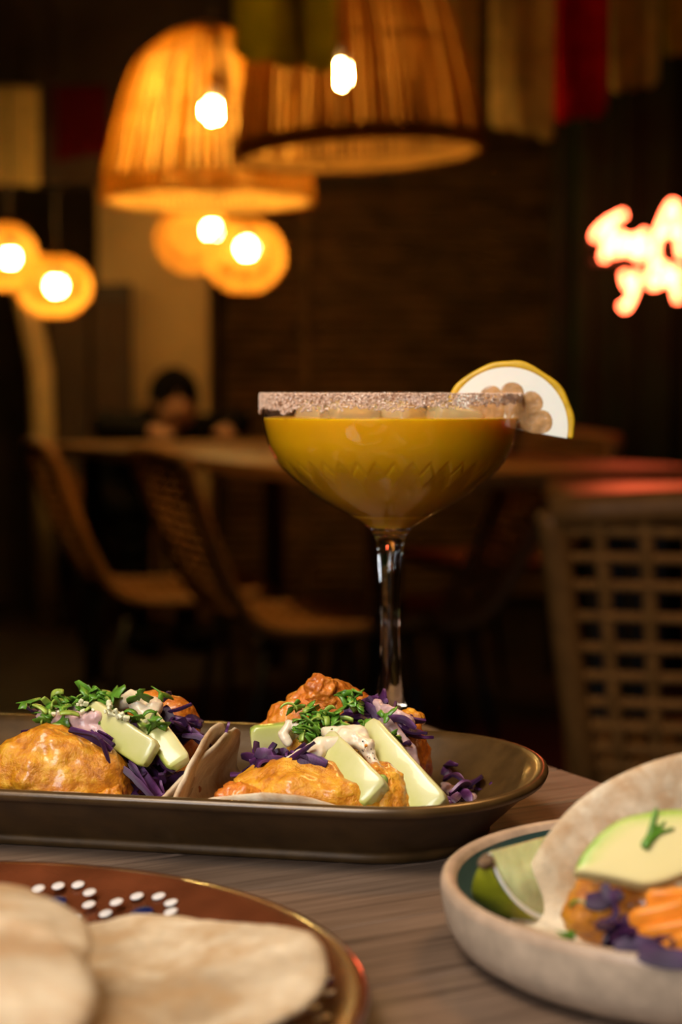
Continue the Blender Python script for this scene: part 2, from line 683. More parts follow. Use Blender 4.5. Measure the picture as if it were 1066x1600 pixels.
# reed matting on the back wall: each horizontal reed a piece of the mat
mat_thing = thing('reed_mat', (0.6, 7.37, 0), 'brown horizontal reed matting covering the back wall', 'wall mat')
v, f = tube_vf([(-1.1, 0, 0), (-0.4, 0, 0.002), (0.4, 0, -0.002), (1.1, 0, 0)], 0.021, 6)
me = bpy.data.meshes.new('reed')
me.from_pydata([tuple(p) for p in v], [], f)
me.materials.append(M['reed'])
for k in range(62):
    o = bpy.data.objects.new('reed', me)
    COL.objects.link(o)
    o.parent = mat_thing
    o.location = (random.uniform(-.01, .01), random.uniform(-.006, .006), 0.05 + k * 0.0415)
box('batten', (0.6 - 0.75, 7.335, 1.3), (0.035, 0.02, 2.56), M['reed'], mat_thing)
box('batten', (0.6 + 0.75, 7.335, 1.3), (0.035, 0.02, 2.56), M['reed'], mat_thing)

# pleated dark green curtain on the right
v, f = [], []
n = 150
for k in range(n + 1):
    x = 0.66 + 1.9 * k / n
    y = 5.35 + 0.035 * math.sin(k * 0.62) + 0.012 * math.sin(k * 1.7 + 1)
    for z in (0.02, 0.7, 1.4, 2.1, 2.66):
        v.append((x, y + 0.01 * math.sin(z * 3 + k), z))
for k in range(n):
    for j in range(4):
        a = k * 5 + j
        f.append((a, a + 5, a + 6, a + 1))
cur = mesh('curtain', v, f, M['curtain'])
md = cur.modifiers.new('thick', 'SOLIDIFY')
md.thickness = 0.004
tag(cur, 'dark green hanging behind the red neon sign', 'curtain')

# leaning beige post and dark folding screen at the far left
lp = tube('post', [(-1.12, 6.5, 0.0), (-1.14, 6.5, 1.0), (-1.20, 6.5, 1.30), (-1.23, 6.5, 1.50)], 0.045, M['plaster'], None, 12)
tag(lp, 'slanting beige post at the far left beyond the table', 'post')
scn = thing('folding_screen', (-1.02, 6.7, 0), 'dark panelled screen standing left of the beige pillar', 'screen')
for k in range(2):
    box('panel', (-1.05 + k * 0.17, 6.62 - 0.02 * k, 0.68), (0.155, 0.03, 1.3), M['wall_dark'], scn, bev=0.005)
    box('panel_rail', (-1.05 + k * 0.17, 6.60 - 0.02 * k, 1.29), (0.14, 0.02, 0.06), M['cord'], scn)

# ================================================================== OUR TABLE (oak planks)
U = Vector((0.88, 0.474, 0)).normalized()        # along the planks
W = Vector((-U.y, U.x, 0))                        # across the planks, away from the camera
corner = PZ(606, 1113, TABLE)
RT = Matrix((U, W, Vector((0, 0, 1)))).transposed()
tb = thing('dining_table', (corner - U * 0.45 - W * 0.6).to_tuple()[:2] + (0,), 'oak plank table carrying the tray, plates and cocktail glass', 'table')
PW = 0.047
pv, pf = box_vf((0, 0, 0), (0.90, PW - 0.0007, 0.026))
pme = bpy.data.meshes.new('plank')
pme.from_pydata([tuple(p) for p in pv], [], pf)
pme.materials.append(M['oak'])
for k in range(26):
    o = bpy.data.objects.new('plank', pme)
    COL.objects.link(o)
    o.parent = tb
    c = corner - U * 0.45 - W * (PW * (k + 0.5))
    o.location = Vector((c.x, c.y, TABLE - 0.013 + random.uniform(-0.00015, 0.0))) - Vector(tb.location)
    o.rotation_euler = (0, 0, math.atan2(U.y, U.x))
    bevel(o, 0.0008, 1)
for s in (0.08, 0.82):
    for t in (0.1, 1.12):
        c = corner - U * s - W * t
        box('leg', (c.x, c.y, 0.36), (0.05, 0.05, 0.72), M['black_metal'], tb, RT)
c = corner - U * 0.45 - W * 0.61
box('apron', (c.x, c.y, 0.705), (0.76, 1.06, 0.037), M['black_metal'], tb, RT)

# ================================================================== TRAY
TU = Vector((math.cos(-0.2007), math.sin(-0.2007), 0))
TV = Vector((-TU.y, TU.x, 0))
TC = TU * -0.195 + TV * 0.5787
tray = thing('serving_tray', (TC.x, TC.y, TABLE), 'oblong bronze-brown glazed tray under the two fried tacos', 'tray')


def tray_ring(inset, z, n=28):
    L, Wd, a = 0.1495 - inset, 0.0643 - inset, max(0.055 - inset * 0.8, 0.012)
    pts = []
    for k in range(n):
        t = -math.pi / 2 + math.pi * k / (n - 1)
        cx, sy = math.copysign(abs(math.cos(t)) ** 0.92, math.cos(t)), math.copysign(abs(math.sin(t)) ** 0.92, math.sin(t))
        pts.append((L - a + a * cx, Wd * sy))
    for k in range(1, 12):
        pts.append((L - a - (2 * (L - a)) * k / 12, Wd))
    for k in range(n):
        t = math.pi / 2 + math.pi * k / (n - 1)
        cx, sy = math.copysign(abs(math.cos(t)) ** 0.92, math.cos(t)), math.copysign(abs(math.sin(t)) ** 0.92, math.sin(t))
        pts.append((-(L - a) + a * cx, Wd * sy))
    for k in range(1, 12):
        pts.append((-(L - a) + (2 * (L - a)) * k / 12, -Wd))
    return [TC + TU * x + TV * y + Vector((0, 0, TABLE + z)) for x, y in pts]


prof = [(.028, .0012), (.0245, 0.0002), (.0215, .0), (.0206, .0006), (.0201, .0016), (.0200, .0028), (.0203, .0034), (.0194, .0046),
        (.0165, .0075), (.012, .0118), (.0075, .016), (.0046, .0186), (.0034, .0194), (.0018, .0199), (.0006, .0208), (0, .0221), (.0005, .0232),
        (.0016, .0238), (.003, .0237), (.0044, .0230), (.0062, .0214), (.0105, .0172), (.0155, .0122), (.0205, .0085), (.026, .0066), (.034, .006), (.046, .0058)]
v, f = [], []
rings = [tray_ring(i, z) for i, z in prof]
nr = len(rings[0])
for r in rings:
    v += r
for i in range(len(rings) - 1):
    for k in range(nr):
        a, b = i * nr + k, i * nr + (k + 1) % nr
        f.append((a, b, b + nr, a + nr))
cap(v, f, 0, nr, True)
cap(v, f, (len(rings) - 1) * nr, nr)
mesh('tray_body', v, f, M['tray'], tray)
FLOOR = TABLE + 0.0062

# ================================================================== COCKTAIL GLASS
YG = 0.697
XG = PY(610, 900, YG).x
GC = Vector((XG, YG, 0))
K = YG / F * 1.0006


def gz(py):
    return PY(610, py, YG).z


glass = thing('cocktail_glass', (XG, YG, TABLE), 'cut coupe glass with salted rim on a tall stem behind the tray', 'glass')
outer = [(617, 203), (635, 202), (654, 200.5), (675, 196.5), (696, 190.5), (712, 183), (726, 174), (740, 161), (754, 145), (768, 128), (781, 110),
         (795, 86), (806, 64), (814, 49), (820, 40), (826, 33)]
# resample smoothly
oc = smooth_path([Vector((r, y, 0)) for y, r in outer], 90)
oprof = [(p.x * K, gz(p.y)) for p in oc]
TH = 0.0013


def cut(r, z, a, i):
    py = oc[min(i, len(oc) - 1)].y
    d = 0.0
    nn = 20
    ph = (a * nn / (2 * math.pi)) % 1.0
    tri = abs(ph - 0.5) * 2              # 0 at middle, 1 at the ends
    edge = 718 + 40 * tri                # zigzag upper limit of the cutting
    edge2 = 718 + 40 * (1 - tri)
    if py < 806:
        g1 = max(0, 1 - abs(py - edge) / 3.5)
        g2 = max(0, 1 - abs(py - edge2) / 3.5)
        d = 0.0007 * max(g1, g2)
        if py > edge:
            d = max(d, 0.00045 * min(1, (py - edge) / 6))
        if py > max(edge, edge2):
            ph2 = (a * 40 / (2 * math.pi)) % 1.0
            d = max(d, 0.0005 * (1 - abs(ph2 - 0.5) * 2) * min(1, (py - 735) / 20) * min(1, (806 - py) / 20))
    return r - d


SEG = 480
ov, of = lathe_vf(oprof, SEG, GC, cut)
iprof = [(max(r - TH, 0.001), z) for r, z in oprof][:-4]
iv, if_ = lathe_vf(list(reversed(iprof)), SEG, GC)
v, f = merge([(iv, if_), (ov, of)])
# lip between inner and outer wall
ni = len(iprof)
for k in range(SEG):
    a, b = (ni - 1) * SEG + k, (ni - 1) * SEG + (k + 1) % SEG
    f.append((a, b, ni * SEG + (k + 1) % SEG, ni * SEG + k))
cap(v, f, 0, SEG, True)
mesh('bowl', v, f, M['glass_thin'], glass)
stem_pts = [(826, 34), (831, 29.5), (838, 25.5), (846, 22.5), (856, 20.5), (870, 18.8), (895, 17), (930, 15.4), (965, 14.7), (1000, 14.8), (1035, 16.2),
            (1065, 18.8), (1090, 22.5), (1110, 28), (1128, 37), (1145, 53), (1160, 78), (1172, 108), (1180, 128), (1186, 134)]
sp = smooth_path([Vector((r, y, 0)) for y, r in stem_pts], 70)
sprof = [(p.x * K, gz(p.y)) for p in sp]
zshift = TABLE + 0.0012 - sprof[-1][1]
sprof = [(r, z + zshift * max(0, (i - 45) / (len(sprof) - 46))) for i, (r, z) in enumerate(sprof)]
sprof = [(0.002, sprof[0][1] + 0.0005)] + sprof + [(133 * K, TABLE + 0.0004), (120 * K, TABLE + 0.0003), (0.002, TABLE + 0.0018)]


def facet(r, z, a, i):
    if z > gz(1060) and z < gz(846):
        t = min(1, (gz(846) - z) / 0.004, (z - gz(1060)) / 0.01)
        s = math.pi / 8
        am = (a % (2 * s)) - s
        return r * (1 - t) + r * math.cos(s) / math.cos(am) * 1.03 * t
    return r


v, f = lathe_vf(sprof, 96, GC, facet)
cap(v, f, 0, 96)
cap(v, f, (len(sprof) - 1) * 96, 96, True)
# the stem's profile runs downwards: turn its faces outwards
f = [tuple(reversed(q)) for q in f]
mesh('stem', v, f, M['glass'], glass)

# salted rim
rng = random.Random(3)
parts = []
octv = [Vector(q) for q in ((1, 0, 0), (-1, 0, 0), (0, 1, 0), (0, -1, 0), (0, 0, 1), (0, 0, -1))]
octf = [(0, 2, 4), (2, 1, 4), (1, 3, 4), (3, 0, 4), (2, 0, 5), (1, 2, 5), (3, 1, 5), (0, 3, 5)]
RR = 203 * K
for i in range(9500):
    a = rng.uniform(0, 2 * math.pi)
    ca = math.cos(a)
    depth = (0.0078 - 0.0035 * max(0, ca)) * (0.85 + 0.35 * noise.noise(Vector((math.cos(a) * 4, math.sin(a) * 4, 0.3)))) \
        + 0.0014 * noise.noise(Vector((math.cos(a) * 26, math.sin(a) * 26, 1.3)))
    t = rng.random()
    dens = 1 - 0.62 * max(0, ca)
    if rng.random() > dens:
        continue
    z = gz(617) + 0.0006 - depth * t
    if rng.random() < 0.2:
        rad = RR - TH * rng.random()
        z = gz(617) + 0.0004
    else:
        rad = RR + 0.0002
        if rng.random() < 0.18:
            rad = RR - TH - 0.0002
            z = gz(617) - 0.004 * rng.random()
    s = rng.uniform(0.00022, 0.00055)
    c = GC + Vector((rad * math.cos(a), rad * math.sin(a), z))
    R = euler(rng.random() * 6, rng.random() * 6, rng.random() * 6)
    parts.append(([c + R @ (q * s * (1 + 0.4 * (j > 3))) for j, q in enumerate(octv)], octf))
v, f = merge(parts)
so = mesh('salt_rim', v, f, M['salt'], glass, smooth=False)
so['kind'] = 'stuff'
so['label'] = 'grainy pinkish salt crust on the rim'

# the drink
lp_ = [(r - TH * 0.6, z) for r, z in oprof if z < gz(653)]
lp_ = [(lp_[0][0], gz(652.5))] + lp_[:-2]


def cut_d(r, z, a, i):
    # find the nearest row of the bowl
    j = min(range(len(oprof)), key=lambda q: abs(oprof[q][1] - z))
    return r - 1.2 * (oprof[j][0] - cut(oprof[j][0], z, a, j))


lp_ = [(0.0008, gz(652)), (lp_[0][0] * 0.5, gz(652)), (lp_[0][0] * 0.97, gz(652.2))] + lp_ + [(0.0008, lp_[-1][1] - 0.0008)]
v, f = lathe_vf(lp_, SEG, GC, lambda r, z, a, i: cut_d(r, z, a, i) if i > 3 and i < len(lp_) - 1 else r)
f = [tuple(reversed(q)) for q in f]
cap(v, f, 0, SEG)
cap(v, f, (len(lp_) - 1) * SEG, SEG, True)
dr = mesh('margarita', v, f, M['drink'])
origin_to(dr, Vector((XG, YG, gz(826))))
tag(dr, 'cloudy golden cocktail filling the coupe glass', 'drink')

ice_lab = ['yellowish ice cube floating in the cocktail left of centre', 'clear ice cube floating in the middle of the cocktail',
           'ice cube floating beside the lemon slice', 'small ice cube at the back left of the cocktail']
for i, (px, dy, s, rz) in enumerate([(545, -0.018, 0.021, 0.4), (622, -0.008, 0.022, 1.0), (705, -0.014, 0.021, 0.2), (500, 0.018, 0.019, 0.8)]):
    p = PY(px, 648, YG)
    o = box('ice_cube', (p.x, YG + dy, gz(652) - s * 0.18), (s, s * 0.9, s * 0.85), M['ice'], None, euler(0.15 * (i - 1), 0.2, rz), bev=0.003)
    bpy.context.view_layer.update()
    origin_to(o)
    for q in o.data.polygons:
        q.use_smooth = True
    tag(o, ice_lab[i], 'ice cube', 'ice cubes in the cocktail')

# lemon half wheel on the rim
LC = PY(793, 668, YG - 0.004)
LR = 103 * K
Lrot = rotz(math.radians(-8)) @ Matrix.Rotation(math.radians(2), 3, 'Y')
lem = thing('lemon_slice', (LC.x, LC.y, LC.z), 'half wheel of lemon slotted on the right of the glass rim', 'lemon')


def lem_p(x, y, z):
    return LC + Lrot @ Vector((x, y, z))


def half_disc(r0, r1, thick, a0, a1, n=40, wob=0.0):
    """ring sector standing upright (x right, z up), extruded along y"""
    v, f = [], []
    for k in range(n + 1):
        a = a0 + (a1 - a0) * k / n
        wv = 1 + wob * noise.noise(Vector((math.cos(a) * 3, math.sin(a) * 3, 5)))
        for r in (r0, r1 * wv):
            for y in (-thick / 2, thick / 2):
                v.append(lem_p(r * math.cos(a), y, r * math.sin(a)))
    for k in range(n):
        b = k * 4
        f += [(b, b + 4, b + 6, b + 2), (b + 1, b + 3, b + 7, b + 5), (b + 2, b + 6, b + 7, b + 3), (b, b + 1, b + 5, b + 4)]
    f += [(0, 2, 3, 1), (n * 4, n * 4 + 1, n * 4 + 3, n * 4 + 2)]
    return v, f


a0, a1 = math.radians(-8), math.radians(186)
v, f = half_disc(LR * 0.9, LR, 0.0062, a0, a1, 48, 0.03)
bevel(mesh('rind', v, f, M['lemon_rind'], lem, smooth=False), 0.0012, 3)
v, f = half_disc(0.0004, LR * 0.905, 0.0058, a0, a1, 48)
lem_pith = mesh('pith', v, f, M['pith'], lem, smooth=False)
for k in range(5):
    am = math.radians(12 + 36 * k)
    ring = []
    n = 22
    for q in range(n):
        t = 2 * math.pi * q / n
        # teardrop: narrow at the core
        rr = 0.41 + 0.275 * math.cos(t)
        wdt = (0.16 + 0.085 * math.cos(t)) * math.sin(t)
        ring.append((rr, wdt))
    v, f = [], []
    for (sc_, yy) in ((1.0, -0.0024), (1.0, -0.00296), (0.9, -0.00302), (0.5, -0.00302)):
        for rr, wdt in ring:
            x0, z0 = (0.40 + (rr - 0.40) * sc_) * LR, wdt * sc_ * LR
            v.append(lem_p(x0 * math.cos(am) - z0 * math.sin(am), yy, x0 * math.sin(am) + z0 * math.cos(am)))
    for j in range(3):
        for q in range(n):
            a, b = j * n + q, j * n + (q + 1) % n
            f.append((a, b, b + n, a + n))
    cap(v, f, 3 * n, n)
    mesh('segment', v, f, M['lemon_flesh'], lem_pith, smooth=False)


# ================================================================== FOOD BUILDERS
def spear(parent, p0, p1, wd, th, roll=0.0, bow=0.0, skin=-1, name='cucumber_stick', mat='cucumber', n=14, end_taper=0.85):
    """a stick of cucumber: rounded-rectangle section, greener along the skin side"""
    p0, p1 = Vector(p0), Vector(p1)
    t = (p1 - p0).normalized()
    view = (CAM - (p0 + p1) / 2).normalized()
    side = t.cross(view).normalized()
    nrm = side.cross(t).normalized()
    Rr = Matrix.Rotation(roll, 3, t)
    side, nrm = Rr @ side, Rr @ nrm
    v, f, g = [], [], []
    m = 20
    L = (p1 - p0).length
    rows = [(-0.0, 0.55), (0.012, end_taper)] + [(k / n, 1.0) for k in range(1, n)] + [(0.988, end_taper), (1.0, 0.55)]
    for s, sc_ in rows:
        c = p0.lerp(p1, s) + nrm * bow * L * (1 - (2 * s - 1) ** 2)
        for k in range(m):
            a = 2 * math.pi * k / m
            ca, sa = math.cos(a), math.sin(a)
            x = math.copysign(abs(ca) ** 0.3, ca) * wd / 2 * sc_
            y = math.copysign(abs(sa) ** 0.3, sa) * th / 2 * (0.7 + 0.3 * sc_)
            jx = 1 + 0.05 * noise.noise(Vector((s * 5, a, wd * 1000)))
            v.append(c + side * x * jx + nrm * y * jx)
            g.append(0.5 + 0.5 * skin * -ca * 0.9 + 0.1)
    nr_ = len(rows)
    for i in range(nr_ - 1):
        for k in range(m):
            f.append((i * m + k, i * m + (k + 1) % m, (i + 1) * m + (k + 1) % m, (i + 1) * m + k))
    cap(v, f, 0, m, True)
    cap(v, f, (nr_ - 1) * m, m)
    o = mesh(name, v, f, M[mat], parent)
    set_g(o, g)
    return o


def shred(parent, ctrl, wd=0.0022, th=0.0008, twist=1.5, seed=0, name='cabbage_shred', roll0=0.0, pale=0.0):
    """a ribbon of red cabbage along control points"""
    wd, th = wd * 1.1, th * 0.9
    path = smooth_path(ctrl, 14)
    fr = frames(path)
    v, f, g = [], [], []
    n = len(fr)
    for i, (p, t, nn, b) in enumerate(fr):
        s = i / (n - 1)
        a = roll0 + twist * s
        x = nn * math.cos(a) + b * math.sin(a)
        y = b * math.cos(a) - nn * math.sin(a)
        w2 = wd / 2 * (0.45 + 0.55 * math.sin(math.pi * min(1, 0.12 + s * 0.85))) * (1 + 0.3 * noise.noise(Vector((s * 4, seed * 3.3, 0))))
        pv_ = max(0, min(1, 0.45 + 0.6 * noise.noise(Vector((s * 3 + seed, seed * 1.7, 2))) + pale))
        for (sx, sy, gg) in ((-1, -1, pv_), (0, -1.25, pv_ * 0.45), (1, -1, pv_ * 0.1), (1, 1, 0.0), (0, 1.25, pv_ * 0.3), (-1, 1, pv_)):
            v.append(p + x * w2 * sx + y * th / 2 * sy)
            g.append(gg)
    for i in range(n - 1):
        for k in range(6):
            f.append((i * 6 + k, i * 6 + (k + 1) % 6, (i + 1) * 6 + (k + 1) % 6, (i + 1) * 6 + k))
    cap(v, f, 0, 6, True)
    cap(v, f, (n - 1) * 6, 6)
    o = mesh(name, v, f, M['cabbage'], parent, smooth=False)
    set_g(o, g)
    return o


def random_shreds(parent, centre_pts, count, spread, length, rng, wd=(0.0020, 0.0044)):
    for i in range(count):
        c = Vector(rng.choice(centre_pts)) + Vector((rng.uniform(-1, 1) * spread, rng.uniform(-1, 1) * spread, rng.uniform(-.6, .6) * spread))
        a = rng.uniform(0, 6.28)
        d = Vector((math.cos(a), math.sin(a) * 0.6, rng.uniform(-.5, .4))).normalized()
        e = Vector((rng.uniform(-1, 1), rng.uniform(-1, 1), rng.uniform(-1, 1)))
        L = rng.uniform(*length)
        shred(parent, [c - d * L / 2, c - d * L / 6 + e * L * 0.2, c + d * L / 6 - e * L * 0.08, c + d * L / 2 + e * L * 0.22],
              rng.uniform(*wd), rng.uniform(0.0006, 0.0011), rng.uniform(-2.5, 2.5), i * 1.37 + rng.random(), roll0=rng.uniform(0, 3), pale=rng.uniform(-0.3, 0.3))


def leaf_mesh(kind, seed):
    """small chopped herb pieces with thickness: lobed leaf, cut strip, curled ring"""
    rng = random.Random(seed)
    v, f = [], []
    th = 0.00018
    if kind == 'leaf':
        n = 22
        L = 0.0062
        for side in (-1, 1):
            v.append(Vector((0, 0, side * th + 0.0004)))
            for k in range(n):
                a = 2 * math.pi * k / n
                r = L * (0.55 + 0.32 * math.cos(a * 3) + 0.13 * math.cos(a * 9 + seed)) * (0.85 + 0.15 * math.cos(a))
                p = Vector((r * math.cos(a), r * math.sin(a), 0))
                p.z = side * th - 60 * (p.y ** 2) + 22 * p.x ** 2 * math.sin(seed)
                v.append(p)
        m = n + 1
        for k in range(n):
            f.append((0, 1 + (k + 1) % n, 1 + k))
            f.append((m, m + 1 + k, m + 1 + (k + 1) % n))
            f.append((1 + k, 1 + (k + 1) % n, m + 1 + (k + 1) % n, m + 1 + k))
    else:
        n = 9
        turn = 2.4 if kind == 'curl' else 0.7
        L = 0.0065 if kind == 'curl' else 0.0055
        wd = 0.0011
        Rr = L / turn
        for k in range(n + 1):
            a = turn * (k / n - 0.5)
            w2 = wd * (0.6 + 0.4 * math.sin(math.pi * (0.15 + 0.7 * k / n)))
            for (sr, sw) in ((-1, -1), (1, -1), (1, 1), (-1, 1)):
                rr = Rr + sr * 0.00025
                v.append(Vector((rr * math.sin(a), w2 * sw, rr * math.cos(a) - Rr)))
        for k in range(n):
            for j in range(4):
                f.append((k * 4 + j, k * 4 + (j + 1) % 4, k * 4 + 4 + (j + 1) % 4, k * 4 + 4 + j))
        f += [(3, 2, 1, 0), (n * 4, n * 4 + 1, n * 4 + 2, n * 4 + 3)]
    me = bpy.data.meshes.new('herb')
    me.from_pydata([tuple(p) for p in v], [], f)
    for p in me.polygons:
        p.use_smooth = True
    return me


LEAVES = []
for i, kd in enumerate(['leaf', 'leaf', 'strip', 'curl', 'leaf', 'curl']):
    me = leaf_mesh(kd, i + 1)
    me.materials.append(M['herb'] if i % 3 != 2 else M['herb_light'])
    LEAVES.append((kd, me))


def herbs(parent, spots, count, spread, rng, size=(0.7, 1.25)):
    for i in range(count):
        c = Vector(rng.choice(spots)) + Vector((rng.gauss(0, 1) * spread[0], rng.gauss(0, 1) * spread[1], rng.gauss(0, 1) * spread[2]))
        kd, me = LEAVES[rng.randrange(len(LEAVES))]
        o = bpy.data.objects.new('herb_leaf' if kd == 'leaf' else 'herb_sliver', me)
        COL.objects.link(o)
        o.parent = parent
        o.location = c - base(parent)
        o.rotation_euler = (rng.uniform(-1.0, 1.2), rng.uniform(-0.8, 0.8), rng.uniform(0, 6.28))
        s = rng.uniform(*size)
        o.scale = (s, s, s)


def dice(parent, spots, count, spread, rng, mat, size, name):
    for i in range(count):
        c = Vector(rng.choice(spots)) + Vector([rng.gauss(0, 1) * s for s in spread])
        s = rng.uniform(*size)
        o = box(name, c, (s, s * rng.uniform(.6, 1.3), s * rng.uniform(.5, 1)), M[mat], parent, euler(rng.random() * 3, rng.random() * 3, rng.random() * 3), bev=s * 0.2)


def tortilla(name, parent, center, radius, fn, mat='tortilla', rings=26, segs=90, thick=0.0024, seed=0.0):
    """a disc mapped through fn(x, y) -> offset vector from center, with its own thickness and uneven edge"""
    top, c = [], Vector(center)
    f = []
    for side in (1, -1):
        for i in range(rings + 1):
            r = radius * i / rings
            for k in range(segs):
                a = 2 * math.pi * k / segs
                rr = r * (1 + 0.025 * noise.noise(Vector((math.cos(a) * 2, math.sin(a) * 2, seed))) * (i / rings))
                x, y = rr * math.cos(a), rr * math.sin(a)
                e = 0.0005
                p, px_, py_ = Vector(fn(x, y)), Vector(fn(x + e, y)), Vector(fn(x, y + e))
                nrm = (px_ - p).cross(py_ - p).normalized()
                bumpy = 0.0006 * noise.noise(Vector((x * 130, y * 130, seed))) + 0.0003 * noise.noise(Vector((x * 420, y * 420, seed)))
                h = thick / 2 * (1.0 if i < rings - 1 else (0.85 if i == rings - 1 else 0.35))
                top.append(c + p + nrm * (side * h + bumpy))
    nv = (rings + 1) * segs
    for s in (0, 1):
        for i in range(rings):
            for k in range(segs):
                a, b = s * nv + i * segs + k, s * nv + i * segs + (k + 1) % segs
                q = (a, a + segs, b + segs, b)
                f.append(q if s == 0 else tuple(reversed(q)))
    for k in range(segs):
        a, b = rings * segs + k, rings * segs + (k + 1) % segs
        f.append((a, a + nv, b + nv, b))
    return mesh(name, top, f, M[mat], parent)


def tray_h(p):
    """height of the tray's inside above its floor at a world point"""
    q = Vector((p.x, p.y, 0)) - Vector((TC.x, TC.y, 0))
    ins = 0.0643 - abs(q.dot(TV))
    P = [(.0062, .0214), (.0105, .0172), (.0155, .0122), (.0205, .0085), (.026, .0066), (.034, .006), (1, .006)]
    if ins <= P[0][0]:
        return P[0][1] - .006
    for (a, za), (b, zb) in zip(P, P[1:]):
        if ins <= b:
            return za + (zb - za) * (ins - a) / (b - a) - .006
    return 0.0


def fold_fn(dirang, fold_at, R, amax, ctr, flop=0.0, sq=1.0, lip=0.0):
    """flat disc that curls upward past the line s = fold_at in direction dirang, up to angle amax"""
    d = Vector((math.cos(dirang), math.sin(dirang)))
    e = Vector((-d.y, d.x))

    def fn(x, y):
        s = x * d.x + y * d.y
        t = (x * e.x + y * e.y) * sq
        z = 0.0
        ss = s
        if s > fold_at:
            arc = s - fold_at
            am = amax + flop * t
            ang = min(arc / R, am)
            ss = fold_at + R * math.sin(ang)
            z = R * (1 - math.cos(ang))
            rest = arc - R * am
            if rest > 0:
                ss += rest * math.cos(am)
                z += rest * math.sin(am)
        p = Vector((d.x * ss + e.x * t, d.y * ss + e.y * t, 0))
        p.z = z + tray_h(ctr + p) * 1.04 + lip * max(0, -p.y - 0.030)
        return p
    return fn


# ================================================================== TACO 1 (left on the tray)
rng = random.Random(11)
ta = thing('taco', PZ(120, 1290, FLOOR), 'left taco on the bronze tray, with a big golden battered prawn in front', 'taco', 'fried tacos on the tray')
tc = Vector((-0.078, 0.592, FLOOR + 0.0016))
tortilla('tortilla', ta, tc, 0.053, fold_fn(math.radians(-3), 0.0160, 0.009, math.radians(66), tc, flop=-5, sq=0.80), seed=1.0)
blob('battered_prawn', M['batter'], ta, PY(92, 1206, 0.570), (0.0250, 0.0150, 0.0148), euler(0, 0.10, -0.12), 0.0022, 120, 2, 0.12, -0.1, ridge=0.0014)
blob('batter_crumb', M['batter'], ta, PY(168, 1242, 0.561), (0.0055, 0.004, 0.0032), euler(0, -0.4, 0.2), 0.0012, 300, 5, 0, 0.2, 4)
blob('battered_prawn', M['batter_red'], ta, PY(262, 1130, 0.612), (0.0155, 0.0085, 0.0105), euler(0.1, 0.85, 0.1), 0.0014, 130, 4, 0.2, 0.1, ridge=0.0008)
blob('battered_prawn', M['batter'], ta, PY(258, 1218, 0.592), (0.013, 0.009, 0.010), euler(0, 0.3, 0.4), 0.0016, 140, 8, 0.1)
blob('battered_prawn', M['batter'], ta, PY(190, 1180, 0.604), (0.018, 0.010, 0.012), euler(0, 0.2, 0.1), 0.0016, 140, 9, 0.1)
# sauce over the cabbage
sb = []
for a, b, r0, r1 in [((70, 1118, .586), (120, 1126, .580), .0030, .0036), ((120, 1126, .580), (165, 1150, .574), .0036, .0016), ((95, 1112, .59), (150, 1104, .592), .003, .003),
                     ((125, 1128, .579), (150, 1120, .577), .003, .0025)]:
    sb += chain([PY(*a), PY(*b)], r0, r1, 7)
union('sauce', sb, M['sauce_pink'], ta, 0.0007, 3, 0.0005)
sb = []
for a, b, r0, r1 in [((205, 1090, .592), (240, 1104, .588), .0030, .0036), ((240, 1104, .588), (235, 1120, .584), .0036, .0026), ((205, 1092, .592), (180, 1102, .592), .003, .0026),
                     ((215, 1100, .587), (228, 1122, .583), .0034, .0020)]:
    sb += chain([PY(*a), PY(*b)], r0, r1, 7)
union('sauce', sb, M['sauce'], ta, 0.0007, 3, 0.0004)
# cucumber
spear(ta, PY(138, 1112, .582), PY(238, 1182, .567), 0.0102, 0.0044, 0.15, 0.02, 1)
spear(ta, PY(228, 1122, .583), PY(282, 1196, .570), 0.0086, 0.0050, -0.2, 0.02, 1)
# cabbage: the strands one can follow
for i, (pts, wd) in enumerate([
        ([(192, 1200, .566), (215, 1222, .563), (245, 1255, .560)], .0022),
        ([(205, 1190, .571), (225, 1215, .568), (255, 1250, .566)], .0042),
        ([(203, 1188, .569), (214, 1205, .566), (232, 1235, .565)], .0014),
        ([(108, 1142, .568), (150, 1150, .563), (165, 1175, .562), (173, 1203, .561)], .0013),
        ([(110, 1140, .569), (140, 1150, .565), (175, 1172, .565)], .0026),
        ([(252, 1180, .574), (258, 1195, .571), (272, 1206, .569)], .0030),
        ([(262, 1204, .575), (250, 1222, .572), (256, 1245, .570)], .0030),
        ([(262, 1112, .592), (280, 1108, .590), (300, 1100, .590)], .0018),
        ([(270, 1125, .590), (290, 1135, .588), (300, 1145, .588)], .0036),
        ([(285, 1150, .588), (312, 1152, .586), (330, 1166, .584)], .0020),
        ([(255, 1096, .592), (262, 1088, .592), (264, 1080, .592)], .0028),
        ([(352, 1148, .590), (355, 1138, .590), (358, 1128, .590)], .0014),
        ([(48, 1142, .584), (62, 1136, .582), (78, 1142, .578)], .0030),
        ([(240, 1250, .566), (256, 1246, .564), (268, 1256, .562)], .0036)]):
    shred(ta, [PY(*p) for p in pts], wd, 0.0009, rng.uniform(-1.2, 1.2), i * 2.1, roll0=rng.uniform(0, 1.5), pale=0.1)
random_shreds(ta, [PY(232, 1215, .574), PY(222, 1190, .578), PY(258, 1230, .576), PY(280, 1130, .594), PY(285, 1150, .594)], 26, 0.0055, (0.008, 0.018), rng)
random_shreds(ta, [PY(80, 1128, .588), PY(130, 1126, .590), PY(190, 1130, .588), PY(160, 1150, .577)], 22, 0.005, (0.008, 0.018), rng)
hs = [PY(72, 1112, .583), PY(95, 1105, .584), PY(115, 1100, .584), PY(85, 1122, .580), PY(130, 1108, .581)]
herbs(ta, hs, 40, (0.0034, 0.003, 0.0016), rng)
